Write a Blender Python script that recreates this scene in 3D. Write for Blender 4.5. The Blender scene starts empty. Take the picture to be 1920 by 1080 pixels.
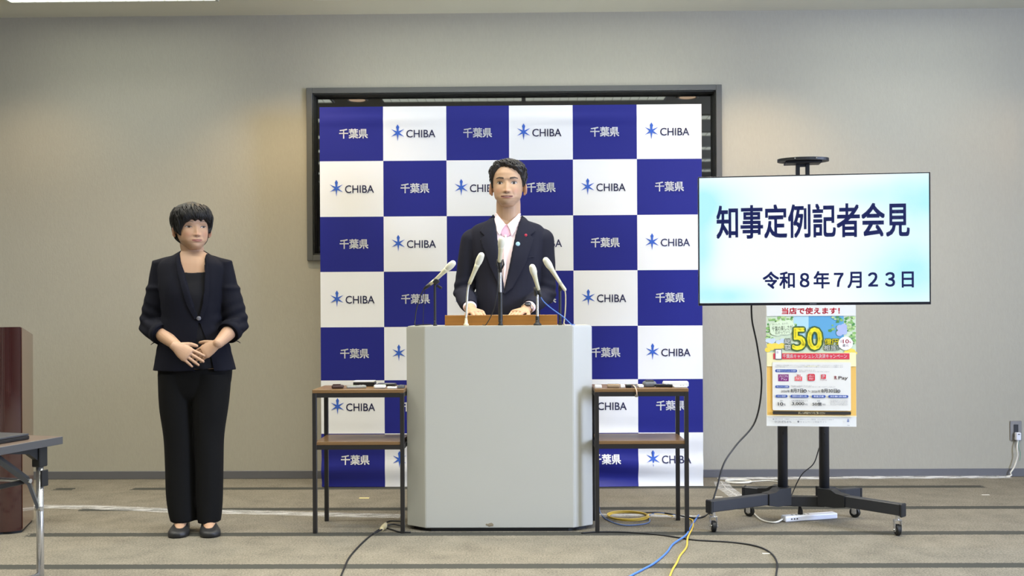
import bpy, bmesh, math, random
from mathutils import Vector, Matrix, noise
from mathutils.bvhtree import BVHTree
random.seed(7)
V = Vector
SC = bpy.context.scene
COL = SC.collection

# ---------------------------------------------------------------- camera
F = 1800.0          # focal length in pixels of the 1920 px wide picture
CAMZ = 1.03
YAW, ROLL = 0.0133, 0.0053
PX, PY = 960.0, 585.0
fwd = V((-math.sin(YAW), math.cos(YAW), 0))
rgt0 = V((math.cos(YAW), math.sin(YAW), 0))
up0 = V((0, 0, 1))
rgt = rgt0 * math.cos(ROLL) - up0 * math.sin(ROLL)
upv = up0 * math.cos(ROLL) + rgt0 * math.sin(ROLL)
CAM = V((0, 0, CAMZ))
cd = bpy.data.cameras.new('camera')
cd.sensor_width = 36.0
cd.lens = F / 1920.0 * 36.0
cd.shift_y = (PY - 540.0) / 1920.0
cd.clip_start = 0.05
cam = bpy.data.objects.new('camera', cd)
COL.objects.link(cam)
m3 = Matrix((rgt, upv, -fwd)).transposed()
cam.matrix_world = Matrix.Translation(CAM) @ m3.to_4x4()
SC.camera = cam

def at(x, y, Y):
    """world point on the vertical plane at distance Y seen at measured picture position"""
    d = fwd + rgt * ((x - PX) / F) + upv * ((PY - y) / F)
    return CAM + d * (Y / d.y)
def fl(x, y, z=0.0):
    d = fwd + rgt * ((x - PX) / F) + upv * ((PY - y) / F)
    return CAM + d * ((z - CAMZ) / d.z)

# ---------------------------------------------------------------- world, view
w = bpy.data.worlds.new('world'); SC.world = w
w.use_nodes = True
bg = w.node_tree.nodes['Background']
bg.inputs[0].default_value = (0.75, 0.83, 1.0, 1)
bg.inputs[1].default_value = 0.6
SC.view_settings.view_transform = 'Standard'
SC.view_settings.look = 'None'
SC.view_settings.gamma = 1.0
SC.view_settings.use_curve_mapping = False
SC.view_settings.exposure = 0.0

PANEL_W = 9.6       # watts of one ceiling louvre light
PANEL_COL = (1.0, 0.98, 0.885)
DOWN_W = 70.0       # watts of one warm downlight
# daylight through the side window on the right (area light filling the opening)
ld = bpy.data.lights.new('daylight', 'AREA'); ld.shape = 'RECTANGLE'; ld.size = 3.6; ld.size_y = 1.5
ld.energy = 900.0; ld.color = (0.60, 0.71, 1.0)
lo = bpy.data.objects.new('daylight', ld); COL.objects.link(lo)
lo.matrix_world = Matrix.Translation((5.0, 1.9, 1.7)) @ Matrix.Rotation(math.radians(90), 4, 'Y')

# ---------------------------------------------------------------- helpers
def s2l(c):
    return c / 12.92 if c <= 0.04045 else ((c + 0.055) / 1.055) ** 2.4
def hexc(h):
    h = h.lstrip('#')
    return tuple(s2l(int(h[i:i + 2], 16) / 255) for i in (0, 2, 4)) + (1,)
MATS = {}
def mat(name, col, rough=0.6, metal=0.0, bump=0.0, bscale=200.0, var=0.0, vscale=6.0, emit=0.0, sheen=0.0, coat=0.0, stretch=None, spec=0.5, ior=None):
    if name in MATS: return MATS[name]
    m = bpy.data.materials.new(name); m.use_nodes = True
    nt = m.node_tree; b = nt.nodes['Principled BSDF']
    c = hexc(col) if isinstance(col, str) else tuple(col) + ((1,) if len(col) == 3 else ())
    b.inputs['Base Color'].default_value = c
    b.inputs['Roughness'].default_value = rough
    b.inputs['Metallic'].default_value = metal
    b.inputs['Specular IOR Level'].default_value = spec
    if ior: b.inputs['IOR'].default_value = ior
    if coat: b.inputs['Coat Weight'].default_value = coat; b.inputs['Coat Roughness'].default_value = 0.05
    if sheen: b.inputs['Sheen Weight'].default_value = sheen
    if emit:
        b.inputs['Emission Color'].default_value = c; b.inputs['Emission Strength'].default_value = emit
    tc = nt.nodes.new('ShaderNodeTexCoord')
    src = tc.outputs['Object']
    if stretch:
        mp = nt.nodes.new('ShaderNodeMapping'); mp.inputs['Scale'].default_value = stretch
        nt.links.new(src, mp.inputs[0]); src = mp.outputs[0]
    if var:
        n = nt.nodes.new('ShaderNodeTexNoise'); n.inputs['Scale'].default_value = vscale; n.inputs['Detail'].default_value = 5
        nt.links.new(src, n.inputs['Vector'])
        mx = nt.nodes.new('ShaderNodeMix'); mx.data_type = 'RGBA'
        mx.inputs[6].default_value = tuple(max(0, k * (1 - var)) for k in c[:3]) + (1,)
        mx.inputs[7].default_value = tuple(min(1, k * (1 + var)) for k in c[:3]) + (1,)
        nt.links.new(n.outputs['Fac'], mx.inputs[0]); nt.links.new(mx.outputs[2], b.inputs['Base Color'])
    if bump:
        n = nt.nodes.new('ShaderNodeTexNoise'); n.inputs['Scale'].default_value = bscale; n.inputs['Detail'].default_value = 3
        nt.links.new(src, n.inputs['Vector'])
        bp = nt.nodes.new('ShaderNodeBump'); bp.inputs['Strength'].default_value = bump; bp.inputs['Distance'].default_value = 0.002
        nt.links.new(n.outputs['Fac'], bp.inputs['Height']); nt.links.new(bp.outputs[0], b.inputs['Normal'])
    MATS[name] = m
    return m

def empty(name, loc, label=None, cat=None, group=None, rz=0):
    o = bpy.data.objects.new(name, None); COL.objects.link(o)
    o.empty_display_size = 0.05
    o.location = loc; o.rotation_euler = (0, 0, rz)
    tag(o, label, cat, group)
    return o
def tag(o, label=None, cat=None, group=None, kind=None):
    if label: o['label'] = label
    if cat: o['category'] = cat
    if group: o['group'] = group
    if kind: o['kind'] = kind
    return o
def obj(name, bm, m=None, parent=None, smooth=False, world=True, mats=None):
    """link a bmesh (built in world coordinates) as one mesh object; parented keeping its place"""
    me = bpy.data.meshes.new(name); bm.to_mesh(me); bm.free()
    return meobj(name, me, m, parent, smooth, world, mats)
def meobj(name, me, m=None, parent=None, smooth=False, world=True, mats=None):
    for k in (mats or ([m] if m else [])): me.materials.append(k)
    if smooth:
        me.polygons.foreach_set('use_smooth', [True] * len(me.polygons))
    o = bpy.data.objects.new(name, me); COL.objects.link(o)
    if parent:
        o.parent = parent
        if world: o.matrix_parent_inverse = pm(parent).inverted()
    return o
def pm(o):
    m = o.matrix_parent_inverse @ Matrix.LocRotScale(o.location, o.rotation_euler, o.scale) if o.parent else Matrix.LocRotScale(o.location, o.rotation_euler, o.scale)
    return pm(o.parent) @ m if o.parent else m
def box(bm, x0, x1, y0, y1, z0, z1, bevel=0.0, M=None, seg=1):
    r = bmesh.ops.create_cube(bm, size=1.0)
    vs = r['verts']
    for v in vs:
        v.co = V(((x0 + x1) / 2 + v.co.x * (x1 - x0), (y0 + y1) / 2 + v.co.y * (y1 - y0), (z0 + z1) / 2 + v.co.z * (z1 - z0)))
    if bevel:
        es = list({e for v in vs for e in v.link_edges})
        r2 = bmesh.ops.bevel(bm, geom=es, offset=bevel, segments=seg, affect='EDGES', profile=0.5)
        vs = list({v for f in r2['faces'] for v in f.verts} | {v for v in vs if v.is_valid})
    if M is not None:
        for v in vs: v.co = M @ v.co
    return bm
def nb(): return bmesh.new()
def bx(x0, x1, y0, y1, z0, z1, bevel=0.0, M=None, seg=1): return box(nb(), x0, x1, y0, y1, z0, z1, bevel, M, seg)
def frame_of(d):
    d = d.normalized()
    a = V((0, 0, 1)) if abs(d.z) < 0.9 else V((0, 1, 0))
    s = d.cross(a).normalized(); u = s.cross(d).normalized()
    return s, u
def tube(bm, pts, rad, n=10, caps=True, flat=1.0, side=None, rnd=False):
    """tube through pts; rad scalar or list; flat squeezes along the second axis"""
    pts = [V(p) for p in pts]
    if not hasattr(rad, '__len__'): rad = [rad] * len(pts)
    rings = []
    ps = None
    P, R = list(pts), list(rad)
    if rnd:   # hemispherical ends
        d0 = (P[0] - P[1]).normalized(); d1 = (P[-1] - P[-2]).normalized()
        pre, pr, post, qr = [], [], [], []
        for a in (80, 55, 28):
            s, c = math.sin(math.radians(a)), math.cos(math.radians(a))
            pre.append(P[0] + d0 * R[0] * s); pr.append(R[0] * c)
        for a in (28, 55, 80):
            s, c = math.sin(math.radians(a)), math.cos(math.radians(a))
            post.append(P[-1] + d1 * R[-1] * s); qr.append(R[-1] * c)
        P = pre + P + post; R = pr + R + qr
    for i, p in enumerate(P):
        d = (P[min(i + 1, len(P) - 1)] - P[max(i - 1, 0)])
        if d.length < 1e-9: d = V((0, 0, 1))
        d.normalize()
        if ps is None:
            if side is not None:
                s = (V(side) - d * V(side).dot(d)).normalized()
            else: s, _ = frame_of(d)
        else:
            s = ps - d * ps.dot(d)
            s = s.normalized() if s.length > 1e-6 else frame_of(d)[0]
        ps = s; u = d.cross(s)
        fl_ = flat[min(i, len(flat) - 1)] if hasattr(flat, '__len__') else flat
        rings.append([bm.verts.new(p + s * (math.cos(2 * math.pi * k / n) * R[i]) + u * (math.sin(2 * math.pi * k / n) * R[i] * fl_)) for k in range(n)])
    for a, b in zip(rings, rings[1:]):
        for k in range(n):
            bm.faces.new((a[k], a[(k + 1) % n], b[(k + 1) % n], b[k]))
    if caps:
        bm.faces.new(rings[0][::-1]); bm.faces.new(rings[-1])
    return bm
def smooth_path(pts, k=8):
    pts = [V(p) for p in pts]
    out = []
    for i in range(len(pts) - 1):
        p0 = pts[max(i - 1, 0)]; p1 = pts[i]; p2 = pts[i + 1]; p3 = pts[min(i + 2, len(pts) - 1)]
        for j in range(k):
            t = j / k
            out.append(0.5 * ((2 * p1) + (-p0 + p2) * t + (2 * p0 - 5 * p1 + 4 * p2 - p3) * t * t + (-p0 + 3 * p1 - 3 * p2 + p3) * t ** 3))
    out.append(pts[-1])
    return out
def prism(bm, poly, z0, z1, M=None):
    """extrude xy polygon between z0 and z1"""
    lo_ = [bm.verts.new(V((x, y, z0))) for x, y in poly]; hi = [bm.verts.new(V((x, y, z1))) for x, y in poly]
    n = len(poly)
    bm.faces.new(lo_[::-1]); bm.faces.new(hi)
    for i in range(n): bm.faces.new((lo_[i], lo_[(i + 1) % n], hi[(i + 1) % n], hi[i]))
    if M is not None:
        for v in lo_ + hi: v.co = M @ v.co
    bmesh.ops.recalc_face_normals(bm, faces=bm.faces[:])
    return bm
def lathe(bm, prof, n=20, M=None, caps=True):
    """prof list of (r,z) around z axis"""
    rings = [[bm.verts.new(V((r * math.cos(2 * math.pi * k / n), r * math.sin(2 * math.pi * k / n), z))) for k in range(n)] for r, z in prof]
    for a, b in zip(rings, rings[1:]):
        for k in range(n): bm.faces.new((a[k], a[(k + 1) % n], b[(k + 1) % n], b[k]))
    if caps: bm.faces.new(rings[0][::-1]); bm.faces.new(rings[-1])
    if M is not None:
        for r in rings:
            for v in r: v.co = M @ v.co
    return bm
_dg = None
def evaluated(o):
    dg = bpy.context.evaluated_depsgraph_get(); dg.update()
    return bpy.data.meshes.new_from_object(o.evaluated_get(dg))
def text_raw(body, spacing=1.0):
    cu = bpy.data.curves.new('lettering', 'FONT'); cu.body = body; cu.size = 1.0
    cu.space_character = spacing; cu.resolution_u = 3
    o = bpy.data.objects.new('lettering', cu); COL.objects.link(o)
    me = evaluated(o)
    bpy.data.objects.remove(o); bpy.data.curves.remove(cu)
    return me
def text_mesh(body, bold=0.0, width=None, height=None, spacing=1.0, steps=4):
    """flat mesh of lettering in the XY plane, centred, fitted to width x height; bold thickens the strokes by shifted copies"""
    me = text_raw(body, spacing)
    xs = [v.co.x for v in me.vertices]; ys = [v.co.y for v in me.vertices]
    if not xs: return me
    cx, cy = (min(xs) + max(xs)) / 2, (min(ys) + max(ys)) / 2
    if bold > 0:
        bm = bmesh.new()
        for k in range(steps):
            a = 2 * math.pi * (k + .5) / steps
            t = me.copy(); t.transform(Matrix.Translation((bold * math.cos(a), bold * math.sin(a), 0))); bm.from_mesh(t); bpy.data.meshes.remove(t)
        bm.to_mesh(me); bm.free()
    else: bold = 0
    W, H = max(xs) - min(xs) + 1.4 * bold, max(ys) - min(ys) + 1.4 * bold
    sx = width / W if width else None; sy = height / H if height else None
    sx = sx or sy or 1.0; sy = sy or sx
    for v in me.vertices: v.co = V(((v.co.x - cx) * sx, (v.co.y - cy) * sy, 0))
    return me
def remesh(o, voxel, smooth=2, keep=None):
    """voxel remesh an object's mesh in place -> one continuous skin"""
    md = o.modifiers.new('r', 'REMESH'); md.mode = 'VOXEL'; md.voxel_size = voxel; md.adaptivity = 0
    md.use_smooth_shade = True
    if smooth:
        sm = o.modifiers.new('s', 'SMOOTH'); sm.factor = 0.5; sm.iterations = smooth
    me = evaluated(o)
    mats = list(o.data.materials)
    o.modifiers.clear()
    old = o.data; o.data = me; bpy.data.meshes.remove(old)
    me.materials.clear()
    for k in mats: me.materials.append(k)
    return o
def lerp(a, b, t): return a + (b - a) * t
def sstep(x, a, b):
    t = min(1, max(0, (x - a) / (b - a))); return t * t * (3 - 2 * t)
def table(x, tab):
    if x <= tab[0][0]: return tab[0][1:]
    for (p, q) in zip(tab, tab[1:]):
        if x <= q[0]:
            t = (x - p[0]) / (q[0] - p[0])
            t = t * t * (3 - 2 * t) * 0.35 + t * 0.65
            return tuple(lerp(a, b, t) for a, b in zip(p[1:], q[1:]))
    return tab[-1][1:]
# ================================================================ the room
WY = 5.96; CZ = 2.887; BZ = 0.0
XL, XR, YB = -5.0, 5.0, -6.5
# window opening
WX0, WX1 = at(577, 330, WY).x, at(1352, 250, WY).x
WZ0, WZ1 = at(579, 489, WY).z, at(965, 163, WY).z

def wall_mat():
    m = mat('wallpaper', '#a8a497', 0.85, bump=0.35, bscale=160, var=0.05, vscale=90, spec=0.2, stretch=(1, 1, 0.35))
    return m
mw = wall_mat()
bm = nb()
def quadbox(x0, x1, z0, z1): box(bm, x0, x1, WY, WY + 0.15, z0, z1)
quadbox(XL, WX0, 0, CZ); quadbox(WX1, XR, 0, CZ); quadbox(WX0, WX1, 0, WZ0); quadbox(WX0, WX1, WZ1, CZ)
tag(obj('wall_back', bm, mw), 'beige textured wallpaper wall behind the speaker', kind='structure')
tag(obj('wall_left', bx(XL - 0.1, XL, YB, WY + 0.15, 0, CZ), mw), 'beige side wall on the left', kind='structure')
bm = nb()
box(bm, XR, XR + 0.1, YB, 0.1, 0, CZ); box(bm, XR, XR + 0.1, 3.7, WY + 0.15, 0, CZ)
box(bm, XR, XR + 0.1, 0.1, 3.7, 0, 0.95); box(bm, XR, XR + 0.1, 0.1, 3.7, 2.45, CZ)
tag(obj('wall_right', bm, mw), 'beige side wall with a daylight window on the right', kind='structure')
tag(obj('wall_front', bx(XL, XR, YB - 0.1, YB, 0, CZ), mw), 'beige wall behind the camera', kind='structure')
ceil = tag(obj('ceiling', bx(XL, XR, YB, WY + 0.15, CZ, CZ + 0.1), mat('ceiling_paint', '#cfcdbd', 0.9, bump=0.2, bscale=120, spec=0.2)), 'pale flat ceiling', kind='structure')
# side window
bm = nb()
for z in (0.97, 2.43): box(bm, XR + 0.0, XR + 0.08, 0.1, 3.7, z - 0.02, z + 0.02)
for y in (0.12, 1.3, 2.5, 3.68): box(bm, XR + 0.0, XR + 0.08, y - 0.02, y + 0.02, 0.99, 2.41)
tag(obj('window_2', bm, mat('window_grey', '#5b5b58', 0.45)), 'grey framed daylight window in the right wall', kind='structure')

# floor: carpet with dark woven stripes
mc = bpy.data.materials.new('carpet'); mc.use_nodes = True
nt = mc.node_tree; b = nt.nodes['Principled BSDF']; b.inputs['Roughness'].default_value = 0.95; b.inputs['Specular IOR Level'].default_value = 0.1
tc = nt.nodes.new('ShaderNodeTexCoord'); sep = nt.nodes.new('ShaderNodeSeparateXYZ'); nt.links.new(tc.outputs['Object'], sep.inputs[0])
def mth(op, a, b_=None, c=None):
    n = nt.nodes.new('ShaderNodeMath'); n.operation = op
    for i, k in enumerate((a, b_, c)):
        if k is None: continue
        if isinstance(k, (int, float)): n.inputs[i].default_value = k
        else: nt.links.new(k, n.inputs[i])
    return n.outputs[0]
def nz(scale, detail=4, rough=0.6, vec=None):
    n = nt.nodes.new('ShaderNodeTexNoise'); n.inputs['Scale'].default_value = scale; n.inputs['Detail'].default_value = detail; n.inputs['Roughness'].default_value = rough
    nt.links.new(vec or tc.outputs['Object'], n.inputs['Vector']); return n.outputs['Fac']
jit = mth('MULTIPLY', mth('SUBTRACT', nz(70, 3), 0.5), 0.018)
yy = mth('ADD', sep.outputs['Y'], jit)
mask = None
STR = [(5.623, at(245, 914, 5.6).x, at(1848, 913, 5.6).x), (5.623, at(99, 915, 5.6).x, at(136, 915, 5.6).x), (5.028, at(150, 956, 5.03).x, 9), (4.457, at(52, 1003, 4.457).x, 9),
       (3.891, -9, 9), (3.32, -9, 9), (2.75, -9, 9), (2.18, -9, 9), (1.61, -9, 9), (1.04, -9, 9), (0.47, -9, 9)]
for Y, xa, xb in STR:
    h = mth('LESS_THAN', mth('ABSOLUTE', mth('SUBTRACT', yy, Y)), 0.036)
    h = mth('MULTIPLY', h, mth('GREATER_THAN', mth('ADD', sep.outputs['X'], mth('MULTIPLY', jit, 5)), xa))
    if xb < 8: h = mth('MULTIPLY', h, mth('LESS_THAN', mth('ADD', sep.outputs['X'], mth('MULTIPLY', jit, 5)), xb))
    mask = h if mask is None else mth('MAXIMUM', mask, h)
cr = nt.nodes.new('ShaderNodeValToRGB'); cr.color_ramp.elements[0].color = hexc('#423f3a'); cr.color_ramp.elements[0].position = 0.34
cr.color_ramp.elements[1].color = hexc('#8b8578'); cr.color_ramp.elements[1].position = 0.60
fine = mth('ADD', mth('MULTIPLY', nz(120, 5, 0.9), 0.82), mth('MULTIPLY', nz(7, 5, 0.6), 0.18))
nt.links.new(fine, cr.inputs[0])
# dark flecks and worn marks
mp = nt.nodes.new('ShaderNodeMapping'); mp.inputs['Scale'].default_value = (1, 2.2, 1); nt.links.new(tc.outputs['Object'], mp.inputs[0])
fk = mth('MULTIPLY', mth('GREATER_THAN', nz(38, 5, 0.75, mp.outputs[0]), 0.64), mth('GREATER_THAN', nz(2.2, 2), 0.5))
mx0 = nt.nodes.new('ShaderNodeMix'); mx0.data_type = 'RGBA'; nt.links.new(mth('MULTIPLY', fk, 0.6), mx0.inputs[0]); nt.links.new(cr.outputs[0], mx0.inputs[6]); mx0.inputs[7].default_value = hexc('#5a5348')
mx = nt.nodes.new('ShaderNodeMix'); mx.data_type = 'RGBA'
nt.links.new(mask, mx.inputs[0]); nt.links.new(mx0.outputs[2], mx.inputs[6]); mx.inputs[7].default_value = hexc('#444440')
nt.links.new(mx.outputs[2], b.inputs['Base Color'])
bp = nt.nodes.new('ShaderNodeBump'); bp.inputs['Strength'].default_value = 0.6; bp.inputs['Distance'].default_value = 0.004
nt.links.new(nz(260, 3), bp.inputs['Height']); nt.links.new(bp.outputs[0], b.inputs['Normal'])
tag(obj('floor', bx(XL, XR, YB, WY, -0.1, 0), mc), 'beige carpet floor with thin dark grey stripes', kind='structure')
mbase = mat('baseboard_vinyl', '#626266', 0.5)
tag(obj('baseboard_back', bx(XL, XR, WY - 0.008, WY, 0, 0.05, 0.002), mbase), 'dark grey vinyl baseboard', kind='structure')

# window_1: grey steel frame in the back wall, dark glass mirroring the ceiling lights
mf = mat('frame_grey', '#565756', 0.45, bump=0.1, bscale=300)
mfd = mat('frame_dark', '#2c2d2b', 0.4)
wn = empty('window_1', ((WX0 + WX1) / 2, WY, WZ0), 'dark glass window in a wide grey frame behind the chequered backdrop'); wn['kind'] = 'structure'
t = 0.034
bm = nb()
for a in ((WX0 - .002, WX0 + t, WZ0, WZ1), (WX1 - t, WX1 + .002, WZ0, WZ1)): box(bm, a[0], a[1], WY - 0.022, WY + 0.02, a[2], a[3], 0.002)
for a in ((WX0 + t, WX1 - t, WZ0, WZ0 + t), (WX0 + t, WX1 - t, WZ1 - t, WZ1)): box(bm, a[0], a[1], WY - 0.022, WY + 0.02, a[2], a[3], 0.002)
obj('window_frame', bm, mf, wn)
bm = nb()
g = 0.007
for a in ((WX0 + t, WX0 + t + g, WZ0 + t, WZ1 - t), (WX1 - t - g, WX1 - t, WZ0 + t, WZ1 - t)): box(bm, a[0], a[1], WY - 0.005, WY + 0.1, a[2], a[3], 0.001)
box(bm, WX0 + t + g, WX1 - t - g, WY - 0.005, WY + 0.1, WZ1 - t - g, WZ1 - t, 0.001)
box(bm, WX0 + t + g, WX1 - t - g, WY - 0.005, WY + 0.1, WZ0 + t, WZ0 + t + 0.012, 0.001)
obj('inner_frame', bm, mfd, wn)
mg = mat('dark_glass', '#060606', 0.02, spec=0.9, ior=1.6)
obj('pane', bx(WX0 + t + g, WX1 - t - g, WY + 0.06, WY + 0.068, WZ0 + t + 0.012, WZ1 - t - g), mg, wn)
obj('backing', bx(WX0, WX1, WY + 0.12, WY + 0.14, WZ0, WZ1), mat('void_black', '#020202', 0.9), wn)

# ================================================================ ceiling lights
def cut_slot(x0, x1, y0, y1): pass
mlamp = bpy.data.materials.new('lamp_diffuser'); mlamp.use_nodes = True
nn = mlamp.node_tree; bb = nn.nodes['Principled BSDF']
bb.inputs['Base Color'].default_value = (0.8, 0.8, 0.75, 1); bb.inputs['Emission Color'].default_value = (0.93, 1.0, 0.86, 1); bb.inputs['Emission Strength'].default_value = 3.2
mtrim = mat('lamp_trim', '#dcdcd4', 0.4)
first = None
area = bpy.data.lights.new('louvre_lamp', 'AREA'); area.shape = 'RECTANGLE'; area.size = 1.18; area.size_y = 0.18; area.energy = PANEL_W; area.spread = math.radians(108); area.color = PANEL_COL
wall_area = area.copy(); wall_area.energy = PANEL_W * .35
def ceiling_light(x0, x1, y, wdt, label):
    c = V(((x0 + x1) / 2, y, CZ))
    L = x1 - x0
    r = empty('ceiling_light', c, label, 'ceiling light', 'louvred ceiling lights')
    bm = nb()
    for s in (-1, 1):
        box(bm, x0, x1, y + s * wdt / 2 - .008, y + s * wdt / 2 + .008, CZ - 0.012, CZ - 0.0005)
        xx = x0 if s < 0 else x1
        box(bm, xx - .008, xx + .008, y - wdt / 2 - .008, y + wdt / 2 + .008, CZ - 0.012, CZ - 0.0005)
    obj('frame', bm, mtrim, r)
    obj('diffuser', bx(x0 + .008, x1 - .008, y - wdt / 2 + .008, y + wdt / 2 - .008, CZ - 0.006, CZ - 0.001), mlamp, r)
    bm = nb()
    for k in range(1, 16):
        xx = x0 + L * k / 16
        box(bm, xx - .0015, xx + .0015, y - wdt / 2 + .008, y + wdt / 2 - .008, CZ - 0.0115, CZ - 0.0065)
    obj('louvre', bm, mtrim, r)
    l = bpy.data.objects.new('louvre_lamp', wall_area if y > 5 else area); COL.objects.link(l); l.parent = r; l.location = (0, 0, -0.02)
    return r
rown = ['nearest the back wall', 'second row from the back wall', 'third row from the back wall', 'fourth row from the back wall', 'fifth row from the back wall', 'sixth row from the back wall', 'seventh row from the back wall', 'eighth row from the back wall', 'ninth row from the back wall', 'tenth row from the back wall']
cols = [(-2.9, -1.67, 'left column'), (-1.23, -0.01, 'left of centre'), (0.01, 1.23, 'right of centre'), (1.68, 2.91, 'right column'), (-4.35, -3.12, 'added far left column')]  # last column is unseen, added to brighten the lectern's left chamfer
for k in range(9):
    Y = fl(22, 2.5, CZ).y - 0.148 if k == 0 else (4.6 if k == 1 else 3.72 - 0.87 * (k - 2))
    for ci, (a, b_, nm) in enumerate(cols):
        if k == 0 and ci == 0: a, b_ = fl(20, 2, CZ).x, fl(20, 2, CZ).x + 1.23
        if (k == 2 and ci == 3) or (k == 0 and ci > 3): continue
        ceiling_light(a, b_, Y, 0.28 if k == 0 else 0.2, 'white louvred ceiling light, %s, %s' % (nm, rown[k]))
mwarm = mat('downlight_glow', '#ffdcb8', 0.4, emit=3.5)
for x, y, sp, lab in ((-3.05, 5.3, .45, 'far left near the wall'), (-1.45, 5.3, 1, 'left near the wall'), (1.42, 5.3, 1, 'right near the wall'), (3.0, 5.3, .3, 'far right near the wall'), (-1.45, 3.7, .18, 'left among the louvres'), (1.42, 3.7, .18, 'right among the louvres')):
    r = empty('downlight', (x, y, CZ), 'round warm downlight in the ceiling, ' + lab, 'downlight', 'warm downlights')
    M = Matrix.Translation((x, y, CZ))
    bm = nb(); lathe(bm, [(0.075, -0.001), (0.075, -0.006), (0.085, -0.010), (0.095, -0.006), (0.095, -0.001)], 28, M); obj('trim_ring', bm, mtrim, r)
    bm = nb(); lathe(bm, [(0.0705, -0.001), (0.0705, -0.0045)], 24, M); obj('lamp', bm, mwarm, r)
    sl = bpy.data.lights.new('downlight_lamp', 'SPOT'); sl.energy = DOWN_W * sp; sl.spot_size = math.radians(116); sl.spot_blend = 0.7; sl.shadow_soft_size = 0.05; sl.color = (1.0, 0.74, 0.42)
    so = bpy.data.objects.new('downlight_lamp', sl); COL.objects.link(so); so.parent = r; so.location = (0, 0, -0.02)

# ================================================================ checkered backdrop
BY = 5.65
KX = [at(x, 560, BY).x for x in (601, 720, 838.5, 956, 1075.5, 1195.5, 1317)]
KZ = [at(958, y, BY).z for y in (198, 300, 404.5, 508, 612, 712, 812)] + [0.003]
BX0, BX1, BZ0, BZ1 = KX[0], KX[-1], KZ[-1], KZ[0]
def fold(x, z):
    """how far the cloth bulges out of its plane at x,z"""
    d = 0.0025 * noise.noise(V((x * 1.6, z * 2.2, 3.1)))
    top = (z - (BZ1 - 0.075)) / 0.012
    d += 0.006 * math.exp(-top * top) * (0.6 + 0.4 * math.sin(x * 5))
    # soft swags near the hem
    low = max(0, 1 - z / 0.42)
    d += low * 0.026 * math.sin((z * 40 + 1.6 * math.sin(x * 2.3) + x * 1.6)) * (0.6 + 0.4 * math.sin(x * 3.1 + 1))
    # vertical frame struts pressing through
    for sx in (BX0 + 0.055, BX1 - 0.055, KX[2] + 0.03, KX[4] + 0.03):
        d += 0.003 * math.exp(-((x - sx) / 0.008) ** 2)
    return d
mblue = mat('cloth_blue', '#262a82', 0.42, bump=0.1, bscale=500, spec=0.25)
mwhite = mat('cloth_white', '#f1f1f3', 0.42, bump=0.1, bscale=500, spec=0.3)
bd = empty('backdrop', ((BX0 + BX1) / 2, BY, 0), 'blue and white chequered press backdrop with white and blue lettering', 'backdrop')
bm = nb()
nx, nzz = 10, 12
xs = []; zs = []
for i in range(6): xs += [lerp(KX[i], KX[i + 1], k / nx) for k in range(nx)]
xs.append(KX[-1])
for j in range(7): zs += [lerp(KZ[j], KZ[j + 1], k / nzz) for k in range(nzz)]
zs.append(KZ[-1])
vv = [[bm.verts.new(V((x, BY - fold(x, z), z))) for x in xs] for z in zs]
for j in range(len(zs) - 1):
    for i in range(len(xs) - 1):
        f = bm.faces.new((vv[j][i], vv[j + 1][i], vv[j + 1][i + 1], vv[j][i + 1]))
        f.material_index = (i // nx + j // nzz) % 2
obj('cloth_front', bm, None, bd, True, mats=[mblue, mwhite])
# side and top wraps
bm = nb()
for xx, s in ((BX0, -1), (BX1, 1)):
    prev = None
    for j, z in enumerate(zs):
        row = [bm.verts.new(V((xx + s * 0.0 , BY - fold(xx, z), z))), bm.verts.new(V((xx + s * (0.004 + .003 * math.sin(z * 9)), BY + 0.06, z))), bm.verts.new(V((xx + s * 0.002, BY + 0.25, z)))]
        if prev:
            for a in (0, 1): bm.faces.new((prev[a], prev[a + 1], row[a + 1], row[a]))
        prev = row
prev = None
for x in xs:
    row = [bm.verts.new(V((x, BY - fold(x, BZ1), BZ1))), bm.verts.new(V((x, BY + 0.25, BZ1)))]
    if prev: bm.faces.new((prev[0], prev[1], row[1], row[0]))
    prev = row
obj('cloth_side', bm, mwhite, bd, True)
bm = nb()
for xx in [BX0 + 0.02, BX1 - 0.02, KX[2] + .03, KX[4] + .03]:
    for yy_ in (BY + 0.03, BY + 0.22): tube(bm, [(xx, yy_, 0.0), (xx, yy_, BZ1 - 0.01)], 0.008, 8)
for zz in (0.05, 0.78, 1.5, BZ1 - .02):
    for yy_ in (BY + 0.03, BY + 0.22): tube(bm, [(BX0 + .02, yy_, zz), (BX1 - .02, yy_, zz)], 0.006, 8)
obj('frame', bm, mat('aluminium', '#b0b0b0', 0.35, 1.0), bd)
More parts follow.
